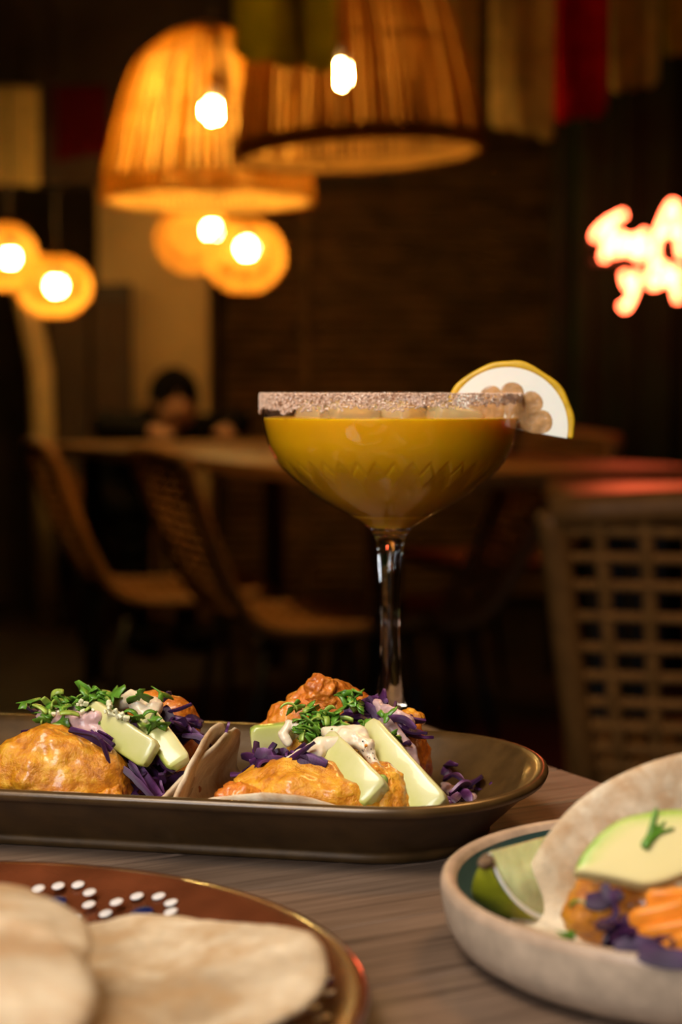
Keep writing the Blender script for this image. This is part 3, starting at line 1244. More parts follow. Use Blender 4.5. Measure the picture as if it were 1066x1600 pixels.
herbs(ta, [PY(160, 1090, .588), PY(175, 1086, .588), PY(150, 1092, .588)], 14, (0.0026, 0.002, 0.0012), rng, (0.9, 1.4))
herbs(ta, [PY(222, 1110, .577), PY(230, 1090, .580), PY(212, 1118, .576), PY(240, 1124, .576)], 9, (0.002, 0.002, 0.0016), rng, (0.9, 1.4))
dice(ta, [PY(150, 1104, .577), PY(170, 1110, .575), PY(185, 1118, .573)], 20, (0.0026, 0.0012, 0.001), rng, 'onion', (0.0012, 0.0024), 'onion_dice')
dice(ta, [PY(120, 1102, .579), PY(95, 1112, .577)], 8, (0.003, 0.001, 0.001), rng, 'onion', (0.001, 0.002), 'onion_dice')

# ================================================================== TACO 2 (right on the tray)
tb2 = thing('taco', PZ(500, 1290, FLOOR), 'right taco on the bronze tray, with three long cucumber sticks and pale sauce', 'taco', 'fried tacos on the tray')
tc = Vector((-0.019, 0.586, FLOOR + 0.0016))
tortilla('tortilla', tb2, tc, 0.060, fold_fn(math.radians(163), 0.0265, 0.0062, math.radians(122), tc, flop=3, sq=0.78, lip=0.24), seed=4.0)
blob('battered_prawn', M['batter'], tb2, PY(480, 1234, 0.563), (0.0300, 0.0135, 0.0095), euler(0, 0.05, -0.1), 0.0020, 120, 21, 0.22, -0.05, ridge=0.0012)
blob('battered_prawn', M['batter'], tb2, PY(590, 1238, 0.566), (0.0130, 0.011, 0.0105), euler(0, 0.35, -0.3), 0.0018, 130, 25, 0.1, ridge=0.0008)
blob('battered_prawn', M['batter_red'], tb2, PY(372, 1245, 0.552), (0.0075, 0.006, 0.0045), euler(0, 0.1, 0), 0.0018, 240, 27, 0, 0, 4)
blob('battered_prawn', M['batter_red'], tb2, PY(518, 1112, 0.612), (0.0170, 0.010, 0.0115), euler(0, 0.18, 0.1), 0.0026, 130, 31, 0.1, -0.1, ridge=0.0016)
blob('batter_crust', M['batter_red'], tb2, PY(500, 1082, 0.606), (0.0068, 0.005, 0.0062), euler(0, 0.3, 0.2), 0.0024, 200, 33, 0, 0.2, ridge=0.001)
blob('battered_prawn', M['batter_red'], tb2, PY(452, 1132, 0.606), (0.0120, 0.008, 0.0085), euler(0, -0.62, 0), 0.0018, 150, 34, 0.1, 0.1, ridge=0.001)
blob('battered_prawn', M['batter_red'], tb2, PY(634, 1172, 0.600), (0.0165, 0.009, 0.0085), euler(0, 1.15, 0), 0.0018, 130, 36, 0.18, 0.05, ridge=0.001)
blob('batter_crust', M['batter'], tb2, PY(640, 1128, 0.604), (0.0050, 0.005, 0.0052), euler(0, 0.6, 0), 0.0018, 220, 37, 0, 0, 4)
blob('battered_prawn', M['batter'], tb2, PY(510, 1180, 0.600), (0.026, 0.012, 0.014), euler(0, 0, 0), 0.0016, 130, 38, 0.1)
# cucumber sticks
spear(tb2, PY(392, 1156, .592), PY(520, 1140, .596), 0.0094, 0.0060, 0.2, 0.0, -1)
spear(tb2, PY(505, 1162, .574), PY(590, 1246, .553), 0.0118, 0.0060, 0.0, 0.06, 1)
spear(tb2, PY(570, 1140, .583), PY(683, 1270, .558), 0.0124, 0.0070, 0.05, 0.02, 1)
# pale sauce
sb = []
for a, b, r0, r1 in [((510, 1144, .578), (560, 1148, .574), .0022, .0036), ((560, 1148, .574), (588, 1195, .566), .0034, .0016), ((540, 1150, .573), (575, 1165, .569), .0034, .0026),
                     ((445, 1192, .566), (500, 1164, .569), .0014, .0026), ((500, 1164, .569), (540, 1160, .570), .0028, .0028), ((498, 1176, .567), (490, 1184, .565), .003, .0026)]:
    sb += chain([PY(*a), PY(*b)], r0, r1, 8)
sauce2 = union('sauce', sb, M['sauce'], tb2, 0.0007, 3, 0.0004)
sb = []
for a, b, r0, r1 in [((452, 1132, .588), (442, 1148, .586), .0016, .0019), ((442, 1148, .586), (450, 1160, .585), .0019, .0018), ((452, 1131, .588), (470, 1140, .587), .0017, .0016),
                     ((470, 1140, .587), (478, 1155, .586), .0016, .0018)]:
    sb += chain([PY(*a), PY(*b)], r0, r1, 6)
union('sauce', sb, M['sauce'], tb2, 0.0006, 3, 0.0003)
sb = []
for a, b, r0, r1 in [((590, 1098, .594), (605, 1130, .588), .0018, .0024), ((605, 1130, .588), (640, 1175, .584), .0024, .0030), ((640, 1175, .584), (652, 1200, .582), .0028, .0012),
                     ((605, 1108, .592), (638, 1128, .590), .002, .0026)]:
    sb += chain([PY(*a), PY(*b)], r0, r1, 8)
union('sauce', sb, M['sauce_pink'], tb2, 0.0007, 3, 0.0005)
dice(sauce2, [PY(555, 1155, .5695), PY(575, 1180, .5655), PY(565, 1168, .567)], 34, (0.0018, 0.0002, 0.0014), rng, 'pepper', (0.0003, 0.0005), 'pepper_grain')
dice(sauce2, [PY(572, 1165, .5655)], 1, (0, 0, 0), rng, 'chili', (0.001, 0.0011), 'chili_flake')
for i, (pts, wd) in enumerate([
        ([(448, 1192, .562), (478, 1170, .562), (492, 1160, .562)], .0036),
        ([(470, 1178, .561), (495, 1188, .560), (512, 1192, .559)], .0030),
        ([(450, 1196, .561), (480, 1188, .560), (510, 1196, .559)], .0040),
        ([(400, 1176, .571), (415, 1180, .569), (425, 1188, .568)], .0044),
        ([(405, 1196, .568), (425, 1188, .566), (445, 1186, .566)], .0034),
        ([(395, 1205, .567), (420, 1202, .565), (450, 1200, .563)], .0034),
        ([(560, 1098, .597), (585, 1112, .592), (612, 1160, .587), (622, 1172, .585)], .0030),
        ([(575, 1090, .597), (600, 1118, .591), (630, 1140, .588)], .0030),
        ([(600, 1078, .598), (598, 1092, .596), (604, 1100, .595)], .0034),
        ([(625, 1130, .589), (645, 1142, .587), (668, 1146, .586)], .0030),
        ([(605, 1122, .588), (630, 1124, .586), (650, 1138, .585)], .0026),
        ([(540, 1122, .593), (565, 1120, .591), (590, 1134, .589)], .0030),
        ([(560, 1128, .591), (580, 1150, .588), (605, 1160, .587)], .0034),
        ([(620, 1170, .583), (636, 1160, .581), (642, 1164, .581)], .0022)]):
    shred(tb2, [PY(*p) for p in pts], wd, 0.0010, rng.uniform(-1.4, 1.4), 40 + i * 1.9, roll0=rng.uniform(0, 1.5), pale=0.15)
random_shreds(tb2, [PY(410, 1192, .574), PY(435, 1190, .573), PY(460, 1186, .572), PY(400, 1205, .573)], 26, 0.004, (0.007, 0.016), rng)
random_shreds(tb2, [PY(570, 1110, .600), PY(590, 1115, .598), PY(610, 1135, .595), PY(560, 1130, .598), PY(630, 1140, .595), PY(600, 1150, .592)], 34, 0.0045, (0.007, 0.016), rng)
hs = [PY(470, 1125, .588), PY(490, 1118, .588), PY(508, 1122, .586), PY(490, 1145, .582), PY(500, 1152, .580), PY(480, 1135, .584), PY(530, 1108, .588)]
herbs(tb2, hs, 46, (0.0026, 0.002, 0.0018), rng)
herbs(tb2, [PY(465, 1102, .592), PY(550, 1100, .590), PY(545, 1085, .592), PY(555, 1095, .590)], 12, (0.0018, 0.0015, 0.0014), rng, (0.8, 1.3))
herbs(tb2, [PY(600, 1112, .584), PY(616, 1148, .580), PY(540, 1128, .584), PY(598, 1210, .557), PY(570, 1135, .582)], 9, (0.001, 0.0008, 0.0008), rng, (0.6, 1.0))

# loose cabbage on the right of the tray, each shred lying by itself, and sauce smear
sm = union('sauce_smear', chain([PZ(676, 1212, FLOOR + .0006), PZ(700, 1235, FLOOR + .0006), PZ(735, 1250, FLOOR + .0006)], .0024, .0030, 9), M['sauce_pink'], None, 0.0007, 3, 0.0004)
origin_to(sm)
tag(sm, 'thin pale sauce smear on the tray under the fallen cabbage', 'sauce')
loose = [([(672, 1178, .004), (690, 1198, .006), (712, 1212, .004)], .0034, 'dark cabbage shred lying closest to the right taco on the tray'),
         ([(696, 1196, .006), (700, 1190, .009), (714, 1192, .010)], .0024, 'small upright curl of cabbage with a green fleck, topmost on the tray'),
         ([(694, 1214, .006), (712, 1208, .008), (726, 1220, .006)], .0040, 'broad pale purple cabbage curl in the middle of the fallen shreds'),
         ([(704, 1240, .004), (722, 1222, .007), (736, 1228, .004)], .0042, 'looped cabbage shred at the centre of the fallen heap'),
         ([(728, 1226, .005), (744, 1216, .007), (748, 1214, .006)], .0046, 'wide violet cabbage piece standing on the right of the fallen heap'),
         ([(742, 1230, .003), (756, 1232, .003), (770, 1220, .006)], .0022, 'thin hooked cabbage shred, rightmost on the tray'),
         ([(688, 1242, .003), (704, 1250, .004), (718, 1238, .006)], .0036, 'short cabbage shred at the front of the fallen heap'),
         ([(690, 1252, .003), (700, 1258, .003), (706, 1250, .005)], .0032, 'lowest cabbage scrap beside the cucumber end'),
         ([(715, 1232, .004), (730, 1240, .005), (735, 1252, .003)], .0036, 'crumpled cabbage shred nearest the tray rim')]
for i, (pts, wd, lab) in enumerate(loose):
    o = shred(None, [PZ(a, b + 3, FLOOR + c) for a, b, c in pts], wd, 0.0011, rng.uniform(-2, 2), 80 + i * 2.3, roll0=rng.uniform(0, 2), pale=0.3)
    origin_to(o)
    tag(o, lab, 'cabbage', 'fallen cabbage shreds on the tray')

# ================================================================== STONEWARE PLATE (right)
PC = Vector((0.1005, 0.4575, TABLE))
sp_ = thing('stoneware_plate', PC, 'low straight-sided beige stoneware plate at the right', 'plate')
pr = 0.0733
prof = [(0.004, .0012), (pr - .022, .0010), (pr - .018, .0), (pr - .013, .0), (pr - .0095, .0012), (pr - .004, .0048), (pr - .0015, .0095), (pr - .0004, .0150), (pr, .0185)]
v, f = lathe_vf(prof, 128, PC)
cap(v, f, 0, 128, True)
mesh('outer_wall', v, f, M['stoneware'], sp_)
prof = [(pr, .0185), (pr - .0002, .0200), (pr - .0012, .0209), (pr - .0026, .0211), (pr - .0038, .0204), (pr - .0046, .0190)]
v, f = lathe_vf(prof, 128, PC)
mesh('rim', v, f, M['stoneware_rim'], sp_)
prof = [(pr - .0046, .0190), (pr - .0056, .0150), (pr - .0075, .0095), (pr - .012, .0058), (pr - .02, .0046), (0.004, .0044)]
v, f = lathe_vf(prof, 128, PC)
cap(v, f, 5 * 128, 128)
mesh('glazed_inside', v, f, M['teal_glaze'], sp_)
PF = TABLE + 0.0046

# lime wedge
LMC = PY(812, 1395, 0.462)
lime = thing('lime_wedge', (LMC.x, LMC.y, PF), 'lime wedge leaning beside the taco on the stoneware plate', 'lime')


def wedge(center, a, b, R, ang0, ang1, grow=1.0, nl=28, nt_=16):
    """skin of an ellipsoid sector: long axis x, section radius b"""
    v, f = [], []
    for i in range(nl + 1):
        t = math.pi * i / nl
        x = -a * math.cos(t) * grow
        x += -0.05 * a * max(0, math.cos(t)) ** 8 * 1.2
        x -= -0.05 * a * max(0, -math.cos(t)) ** 8 * 1.2
        r = b * math.sin(t) ** 0.9 * grow
        for k in range(nt_ + 1):
            q = ang0 + (ang1 - ang0) * k / nt_
            v.append(Vector(center) + R @ Vector((x, r * math.cos(q), r * math.sin(q))))
    m = nt_ + 1
    for i in range(nl):
        for k in range(nt_):
            f.append((i * m + k, (i + 1) * m + k, (i + 1) * m + k + 1, i * m + k + 1))
    return v, f, m, nl


def basis(x, z):
    x = Vector(x).normalized()
    z = (Vector(z) - x * Vector(z).dot(x)).normalized()
    y = z.cross(x)
    return Matrix((x, y, z)).transposed()


tipA, tipB = PY(764, 1334, 0.448), PY(898, 1297, 0.490)
ax = tipB - tipA
LB = basis(ax, Vector((0, 0, -1)))
cen = (tipA + tipB) / 2
al = ax.length / 2
LQ0, LQ1, LBR = math.radians(66), math.radians(122), 0.0222
v, f, m, nl = wedge(cen, al, LBR, LB, LQ0, LQ1)
mesh('rind', v, f, M['lime_rind'], lime)
# two cut faces meeting at the core, each a thin slab of flesh edged with pith
def cut_face(q, r0, r1, lift, matname, name, flip, par):
    v, f = [], []
    n = 28
    other = Vector((0, -math.sin(q), math.cos(q))) * (1 if flip else -1)
    for i in range(n + 1):
        t = math.pi * i / n
        x = -al * math.cos(t) * (0.985 if r1 == 1.0 else 0.93)
        r = LBR * math.sin(t) ** 0.9
        for (rr, yy) in ((r0, 0), (r1, 0), (r1, 1), (r0, 1)):
            p = Vector((x, r * rr * math.cos(q), r * rr * math.sin(q))) + other * (lift - 0.0012 * yy)
            v.append(cen + LB @ p)
    for i in range(n):
        for k in range(4):
            f.append((i * 4 + k, i * 4 + (k + 1) % 4, i * 4 + 4 + (k + 1) % 4, i * 4 + 4 + k))
    return mesh(name, v, f, M[matname], par)


for q, fl in ((LQ0, False), (LQ1, True)):
    fl_o = cut_face(q, 0.0, 0.93, 0.0006, 'lime_flesh', 'flesh', fl, lime)
    cut_face(q, 0.90, 1.0, 0.0004, 'pith', 'pith', fl, fl_o)
tp = cen + LB @ Vector((-al * 1.04, 0.0, 0.002))
sv = chain([tp, tp + (tp - cen).normalized() * 0.0022], .0022, .0015, 4)
union('stalk_end', sv, M['stalk'], lime, 0.0005, 1, 0.0004)

# taco on the plate
t3 = thing('taco', (0.112, 0.447, PF), 'taco with avocado and carrot on the stoneware plate', 'taco')
tc = Vector((0.103, 0.436, PF + 0.0018))


def taco3(x, y):
    """open fold: the far side stands up and leans back, the near side lies on the plate"""
    fy = 0.002
    zz, yy = 0.0, y
    if y > fy:
        R_, am = 0.011, math.radians(88)
        arc = y - fy
        ang = min(arc / R_, am)
        yy = fy + R_ * math.sin(ang)
        zz = R_ * (1 - math.cos(ang))
        rest = arc - R_ * am
        if rest > 0:
            yy += rest * math.cos(am)
            zz += rest * math.sin(am)
    elif y < 0:
        yy = y * 0.62
    zz += 3.0 * max(0, -x - 0.03) ** 2
    p = Vector((x, yy, zz))
    return rotz(math.radians(-14)) @ p


tortilla('tortilla', t3, tc, 0.060, taco3, seed=9.0, rings=30)
blob('battered_prawn', M['batter'], t3, PY(985, 1420, 0.432), (0.017, 0.010, 0.0105), euler(0, 0.1, -0.2), 0.0018, 130, 51, 0.1, ridge=0.001)
blob('battered_prawn', M['batter'], t3, Vector((0.128, 0.424, PF + 0.013)), (0.017, 0.010, 0.0105), euler(0, -0.1, -0.3), 0.0018, 130, 53, 0.1, ridge=0.001)
# avocado slice
av = [(897, 1367), (905, 1345), (922, 1322), (945, 1300), (970, 1285), (1000, 1277), (1040, 1271), (1085, 1272), (1120, 1285), (1140, 1310),
      (1130, 1340), (1100, 1358), (1066, 1372), (1040, 1382), (1010, 1388), (985, 1384), (950, 1376), (920, 1371)]
YA = 0.418
avp = [PY(a, b, YA + (1388 - b) * 0.00010) for a, b in av]
avp = smooth_path(avp + [avp[0]], 72)[:-1]
ctr = sum(avp, Vector()) / len(avp)
nrm = (avp[0] - ctr).cross(avp[20] - ctr).normalized()
if nrm.y > 0:
    nrm = -nrm
outer_px = set(range(0, 45))
v, f, g = [], [], []
n = len(avp)
for j, (sc_, dz) in enumerate(((0.0, 0.0032), (0.55, 0.0032), (0.8, 0.0031), (0.93, 0.0030), (0.985, 0.0026), (1.0, 0.0018), (1.0, -0.0018), (0.97, -0.003), (0.5, -0.003), (0.0, -0.003))):
    for k, p in enumerate(avp):
        # shrink towards a point low in the slice, so the green stays along the skin arc
        v.append(ctr + (p - ctr) * sc_ + nrm * dz)
        s = k / n
        skin = 1.0 if s < 0.60 else 0.0
        skin = max(0.0, min(1.0, (0.60 - s) * 18 + 0.5)) * max(0.0, min(1.0, s * 30 + 0.4))
        edge = {0: 1, 1: 0.8, 2: 0.36, 3: 0.17, 4: 0.10, 5: 0.02, 6: 0.0, 7: 0.15, 8: 1, 9: 1}[j]
        g.append(edge * skin + (1 - skin) * 0.95)
for j in range(9):
    for k in range(n):
        a, b = j * n + k, j * n + (k + 1) % n
        f.append((a, b, b + n, a + n))
o = mesh('avocado_slice', v, f, M['avocado'], t3)
set_g(o, g)
bm = bmesh.new()
bm.from_mesh(o.data)
bmesh.ops.recalc_face_normals(bm, faces=bm.faces)
bm.to_mesh(o.data)
bm.free()
# herb sprig on the avocado
sprig = []
for pts, r in [([(1008, 1328), (1014, 1305), (1022, 1274)], .0010), ([(1010, 1326), (1026, 1310), (1048, 1303)], .0008), ([(1014, 1306), (1028, 1300), (1036, 1292)], .0006), ([(1006, 1328), (1012, 1318), (1016, 1310)], .0014)]:
    sprig += chain([PY(a, b, YA + (1388 - b) * 0.0001) + nrm * 0.0036 for a, b in pts], r, r * 0.7, 10)
union('herb_sprig', sprig, M['herb'], t3, 0.00045, 1)
# carrot sticks and cabbage
for a, b, wd in [((985, 1442, .405), (1085, 1420, .402), .0060), ((1010, 1408, .410), (1090, 1404, .408), .0056), ((1000, 1465, .402), (1090, 1448, .398), .0052), ((1030, 1490, .396), (1090, 1462, .392), .0044),
                 ((1090, 1440, .404), (1230, 1425, .398), .0060), ((1100, 1400, .410), (1250, 1400, .404), .0056), ((1110, 1465, .398), (1220, 1470, .392), .0050)]:
    spear(t3, PY(*a), PY(*b), wd, wd * 0.6, 0.3, 0.05, 1, 'carrot_stick', 'carrot', 8, 0.7)
for i, (pts, wd) in enumerate([
        ([(915, 1408, .415), (940, 1408, .414), (972, 1396, .415)], .0050),
        ([(944, 1382, .415), (952, 1400, .413), (958, 1412, .412)], .0026),
        ([(960, 1410, .411), (962, 1432, .409), (938, 1444, .408)], .0016),
        ([(934, 1440, .408), (945, 1448, .407), (960, 1452, .406)], .0034),
        ([(962, 1484, .396), (1000, 1478, .395), (1040, 1490, .392)], .0050),
        ([(985, 1470, .399), (1010, 1485, .396), (1050, 1500, .390)], .0050),
        ([(1000, 1488, .393), (1040, 1498, .389), (1090, 1500, .386)], .0050)]):
    shred(t3, [PY(*p) for p in pts], wd, 0.0011, rng.uniform(-0.6, 0.6), 120 + i * 2.1, roll0=rng.uniform(0, 1), pale=-0.2)
random_shreds(t3, [PY(1120, 1480, .400), PY(1200, 1470, .398), PY(1160, 1450, .402)], 12, 0.0035, (0.008, 0.016), rng)
random_shreds(t3, [PY(1010, 1480, .402), PY(1040, 1492, .396), PY(985, 1470, .406)], 12, 0.0035, (0.008, 0.016), rng)
herbs(t3, [PY(904, 1408, .418), PY(938, 1462, .408), PY(888, 1470, .410)], 5, (0.0006, 0.0006, 0.0005), rng, (0.6, 0.9))

# ================================================================== TERRACOTTA PLATE (left) with tortillas
TP = Vector((-0.105, 0.390, TABLE))
tp_ = thing('terracotta_plate', TP, 'brown glazed terracotta plate painted with white and blue dots', 'plate')
tr = 0.112
prof = [(0.004, .0012), (tr * 0.55, .001), (tr * 0.6, .0), (tr * 0.66, .0006), (tr * 0.8, .0035), (tr - .008, .0085), (tr - .002, .0108), (tr, .0122), (tr - .001, .0134), (tr - .004, .0134),
        (tr - .009, .0118), (tr * 0.80, .0072), (tr * 0.68, .0048), (tr * 0.6, .0042), (0.004, .0040)]
v, f = lathe_vf(prof, 140, TP)
cap(v, f, 0, 140, True)
cap(v, f, (len(prof) - 1) * 140, 140)
mesh('plate_body', v, f, M['terracotta'], tp_)


def plate_z(r):
    P = [(tr - .009, .0118), (tr * 0.80, .0072), (tr * 0.68, .0048), (tr * 0.6, .0042), (0, .004)]
    for (r1, z1), (r0, z0) in zip(P, P[1:]):
        if r >= r0:
            return z0 + (z1 - z0) * (min(r, r1) - r0) / (r1 - r0)
    return .0045


def dot(px, py, rx, mat, name):
    p = PZ(px, py, TABLE + 0.011)
    for _ in range(4):
        r = (Vector((p.x, p.y, 0)) - Vector((TP.x, TP.y, 0))).length
        p = PZ(px, py, TABLE + plate_z(r))
    slope = 0.25
    rad = (Vector((p.x, p.y, 0)) - Vector((TP.x, TP.y, 0)))
    R = basis(rad.cross(Vector((0, 0, 1))) * -1, Vector((-rad.x, -rad.y, 0)).normalized() * slope + Vector((0, 0, 1)))
    vs, fs = ico(2)
    mesh(name, [p + R @ Vector((u.x * rx, u.y * rx * 1.15, u.z * rx * 0.16)) for u in vs], fs, mat, tp_)


for px, py in [(60, 1388), (91, 1384), (122, 1382), (140, 1394), (139, 1413), (118, 1433), (43, 1401), (182, 1409), (165, 1427), (214, 1400), (248, 1400), (267, 1410), (267, 1424),
               (20, 1396), (520, 1520), (512, 1552), (490, 1575), (536, 1545), (505, 1590)]:
    dot(px, py, 0.0019, M['dot_white'], 'white_dot')
for px, py in [(85, 1411), (220, 1427), (500, 1535)]:
    dot(px, py, 0.0036, M['dot_blue'], 'blue_dot')
# the painted band goes on around the plate: eight-dot rosettes with a blue centre
for k in range(10):
    a0_ = math.radians(130 + 24 * k)
    ctr_ = Vector((TP.x + 0.088 * math.cos(a0_), TP.y + 0.088 * math.sin(a0_), 0))
    for q in range(-1, 8):
        d_ = Vector((0, 0, 0)) if q < 0 else Vector((math.cos(q * math.pi / 4), math.sin(q * math.pi / 4), 0)) * 0.0105
        p_ = ctr_ + d_
        rr_ = (Vector((p_.x - TP.x, p_.y - TP.y, 0))).length
        p_.z = TABLE + plate_z(rr_)
        rad_ = Vector((p_.x - TP.x, p_.y - TP.y, 0))
        R_ = basis(rad_.cross(Vector((0, 0, 1))) * -1, -rad_.normalized() * 0.25 + Vector((0, 0, 1)))
        vs_, fs_ = ico(2)
        rx_ = 0.0036 if q < 0 else 0.0019
        mesh('blue_dot' if q < 0 else 'white_dot', [p_ + R_ @ Vector((u.x * rx_, u.y * rx_ * 1.15, u.z * rx_ * 0.16)) for u in vs_], fs_, M['dot_blue'] if q < 0 else M['dot_white'], tp_)

GT = 'plain tortillas on the dotted plate'


def tf1(x, y):
    return Vector((x, y, (0.06 if x > 0 else 0.22) * x + 1.0 * max(0, x) ** 2 + 0.0022 * noise.noise(Vector((x * 30, y * 30, 2)))))


o = tortilla('tortilla', None, Vector((-0.0545, 0.378, TABLE + 0.0175)), 0.0515, tf1, 'tortilla_pale', thick=0.003, seed=20.0)
origin_to(o)
tag(o, 'largest tortilla on the dotted plate, its right edge curling up', 'tortilla', GT)


def tf2(x, y):
    return Vector((x, y, 0.002 - 1.6 * (x * x + y * y) - 0.05 * x + 0.001 * noise.noise(Vector((x * 35, y * 35, 7)))))


o = tortilla('tortilla', None, Vector((-0.1075, 0.352, TABLE + 0.0395)), 0.0545, tf2, 'tortilla_pale', thick=0.003, seed=25.0)
origin_to(o)
tag(o, 'middle tortilla at the left edge, between the largest and the nearest one', 'tortilla', GT)


def tf3(x, y):
    return Vector((x, y, 0.002 - 1.4 * (x * x + y * y) - 0.05 * x + 0.001 * noise.noise(Vector((x * 35, y * 35, 12)))))


o = tortilla('tortilla', None, Vector((-0.0985, 0.300, TABLE + 0.0475)), 0.0545, tf3, 'tortilla', thick=0.003, seed=29.0)
origin_to(o)
tag(o, 'nearest tortilla in the bottom left corner, on top of the pile', 'tortilla', GT)
for k in range(6):
    o = tortilla('tortilla', None, Vector((-0.150 + 0.002 * math.sin(k * 2), 0.330 + 0.002 * math.cos(k * 3), TABLE + 0.0068 + 0.0046 * k)), 0.046,
                 lambda x, y: Vector((x, y, 0.0005 * noise.noise(Vector((x * 30, y * 30, 3))))), 'tortilla_pale', 10, 60, seed=33.0 + k)
    origin_to(o)
    tag(o, ['bottom tortilla of the hidden stack, lying on the dotted plate', 'second tortilla from the bottom of the hidden stack', 'third tortilla from the bottom of the hidden stack',
            'fourth tortilla from the bottom of the hidden stack', 'fifth tortilla from the bottom of the hidden stack', 'top tortilla of the hidden stack, under the visible ones'][k],
        'tortilla', 'tortillas at the bottom of the pile')

# ================================================================== BACKGROUND FURNITURE
def make_chair(name, label, group, open_weave=False, zs=1.0, wdt=0.46):
    """rope chair facing +x: tube frame, woven back and seat, four thin legs"""
    t = thing(name, (0, 0, 0), label, 'chair', group)
    h = wdt / 2
    prof = [(-0.31, 0.775), (-0.285, 0.70), (-0.25, 0.61), (-0.215, 0.53), (-0.175, 0.465), (-0.12, 0.432), (-0.02, 0.425), (0.10, 0.43), (0.20, 0.44)]
    path = smooth_path([Vector((x, 0, z * zs)) for x, z in prof], 60)

    def wf(i):
        s = i / 60
        return h * (1.06 - 0.16 * min(1, s * 2)) if s < 0.5 else h * 0.90
    for s in (-1, 1):
        tube('frame_rail', [p + Vector((0, s * wf(i), 0)) for i, p in enumerate(path)], 0.017, M['frame'], t, 8)
    p0, p1 = path[0], path[-1]
    tube('top_rail', [p0 + Vector((-0.012 * (1 - (k / 5 - 1) ** 2), h * 1.06 * (k / 5 - 1), 0.012 * (1 - (k / 5 - 1) ** 2))) for k in range(11)], 0.018, M['frame'], t, 8)
    tube('front_rail', [p1 + Vector((0, h * 0.9 * (k / 5 - 1), 0)) for k in range(11)], 0.016, M['frame'], t, 8)
    step = 2 if not open_weave else 3
    for i in range(2, 59, step):
        p = path[i]
        dish = 0.018
        tube('rope', [p + Vector((-dish * (1 - (k / 4 - 1) ** 2) * (1 if i < 30 else 0), wf(i) * (k / 4 - 1), -dish * 0.5 * (1 - (k / 4 - 1) ** 2) * (0 if i < 30 else 1))) for k in range(9)],
             0.0065 if open_weave else 0.0072, M['rope'], t, 6)
    nv = 11 if open_weave else 5
    for j in range(nv):
        u = -1 + 2 * (j + 1) / (nv + 1)
        tube('rope', [path[i] + Vector((-0.018 * (1 - u * u) * (1 if i < 30 else 0) - 0.006 * math.sin(i * 1.05 + j * math.pi), wf(i) * u, 0.004 - 0.009 * (1 - u * u) * (0 if i < 30 else 1))) for i in range(0, 61, 2)],
             0.0085 if open_weave else 0.005, M['rope'], t, 6)
    for s in (-1, 1):
        for (x0, x1) in ((-0.13, -0.21), (0.17, 0.21)):
            tube('leg', [(x0, s * h * 0.86, 0.425 * zs), (x1, s * h * 0.95, 0.0)], [0.012, 0.009], M['black_metal'], t, 8)
    return t


def clone(root, loc, rz, label, group, sz=1.0):
    r = root.copy()
    COL.objects.link(r)
    r.location = loc
    r.rotation_euler = (0, 0, rz)
    r['label'] = label
    r['group'] = group
    for ch in list(root.children):
        c = ch.copy()
        COL.objects.link(c)
        c.parent = r
    return r


GCH = 'rope chairs around the long table'
ch = make_chair('rope_chair', 'woven rope chair at the left of the long table, the nearer of two', GCH)
clone(ch, (-0.42, 4.14, 0), math.radians(16), 'woven rope chair at the far left, behind its twin', GCH)
clone(ch, (0.40, 4.92, 0), math.radians(204), 'dim rope chair on the far side of the long table', GCH)
clone(ch, (-0.83, 6.42, 0), math.radians(-66), 'rope chair under the person bent over the table', GCH)
ch.location = (-0.085, 3.62, 0)
ch.rotation_euler = (0, 0, math.radians(18))
ch3 = make_chair('rope_chair', 'low rope chair pushed under the long table, behind the glass stem', GCH, zs=0.89)
ch3.location = (0.14, 4.05, 0)
ch3.rotation_euler = (0, 0, math.radians(188))
ch5 = make_chair('rope_chair', 'open-weave rope chair at the right, closest to the camera', None, True, wdt=0.56)
ch5.location = (0.555, 2.12, 0)
ch5.rotation_euler = (0, 0, math.radians(84))

A, B, Cc, D = Vector((-0.945, 5.5, 0)), Vector((0.06, 3.28, 0)), Vector((0.70, 3.86, 0)), Vector((-0.31, 6.08, 0))
lt = thing('long_table', ((A + B + Cc + D) / 4).to_tuple()[:2] + (0,), 'long varnished wooden table behind the cocktail glass', 'table')
n = (B - A).normalized()
side = Vector((-n.y, n.x, 0))
wd = 0.82
mid = (A + B) / 2 + side * wd / 2
ll = (B - A).length
Rl = Matrix((n, side, Vector((0, 0, 1)))).transposed()
for k in range(6):
    c = mid + side * (wd * ((k + 0.5) / 6 - 0.5))
    box('plank', (c.x, c.y, TABLE - 0.016), (ll, wd / 6 - 0.002, 0.032), M['table_wood'], lt, Rl, 0.003)
for a in (-1, 1):
    for b in (-1, 1):
        c = mid + n * a * (ll / 2 - 0.16) + side * b * (wd / 2 - 0.1)
        box('leg', (c.x, c.y, 0.36), (0.055, 0.055, 0.72), M['black_metal'], lt, Rl)

rt = thing('side_table', (1.0, 2.755, 0), 'wooden table at the right edge, glowing red under the neon', 'table')
for k in range(4):
    box('plank', (1.02, 2.56 + k * 0.13, TABLE - 0.016), (1.32, 0.128, 0.032), M['table_wood'], rt, rotz(0.02), 0.003)
for a in (-0.56, 0.56):
    for b in (-0.19, 0.19):
        box('leg', (1.02 + a, 2.755 + b, 0.36), (0.05, 0.05, 0.72), M['black_metal'], rt)

# ------------------------------------------------------------------ person bent over the far end of the table
per = thing('person', (-0.80, 6.36, 0), 'person in black with dark hair bent low over the far end of the table', 'person')
pel, che, nec, hed = Vector((-0.80, 6.38, 0.52)), Vector((-0.66, 6.20, 0.74)), Vector((-0.61, 6.09, 0.815)), Vector((-0.585, 6.02, 0.875))
fw = Vector((0.41, -0.91, 0)).normalized()
rt_ = Vector((fw.y, -fw.x, 0))


def limb(pts, r0, r1, k=6):
    return chain(pts, r0, r1, k)


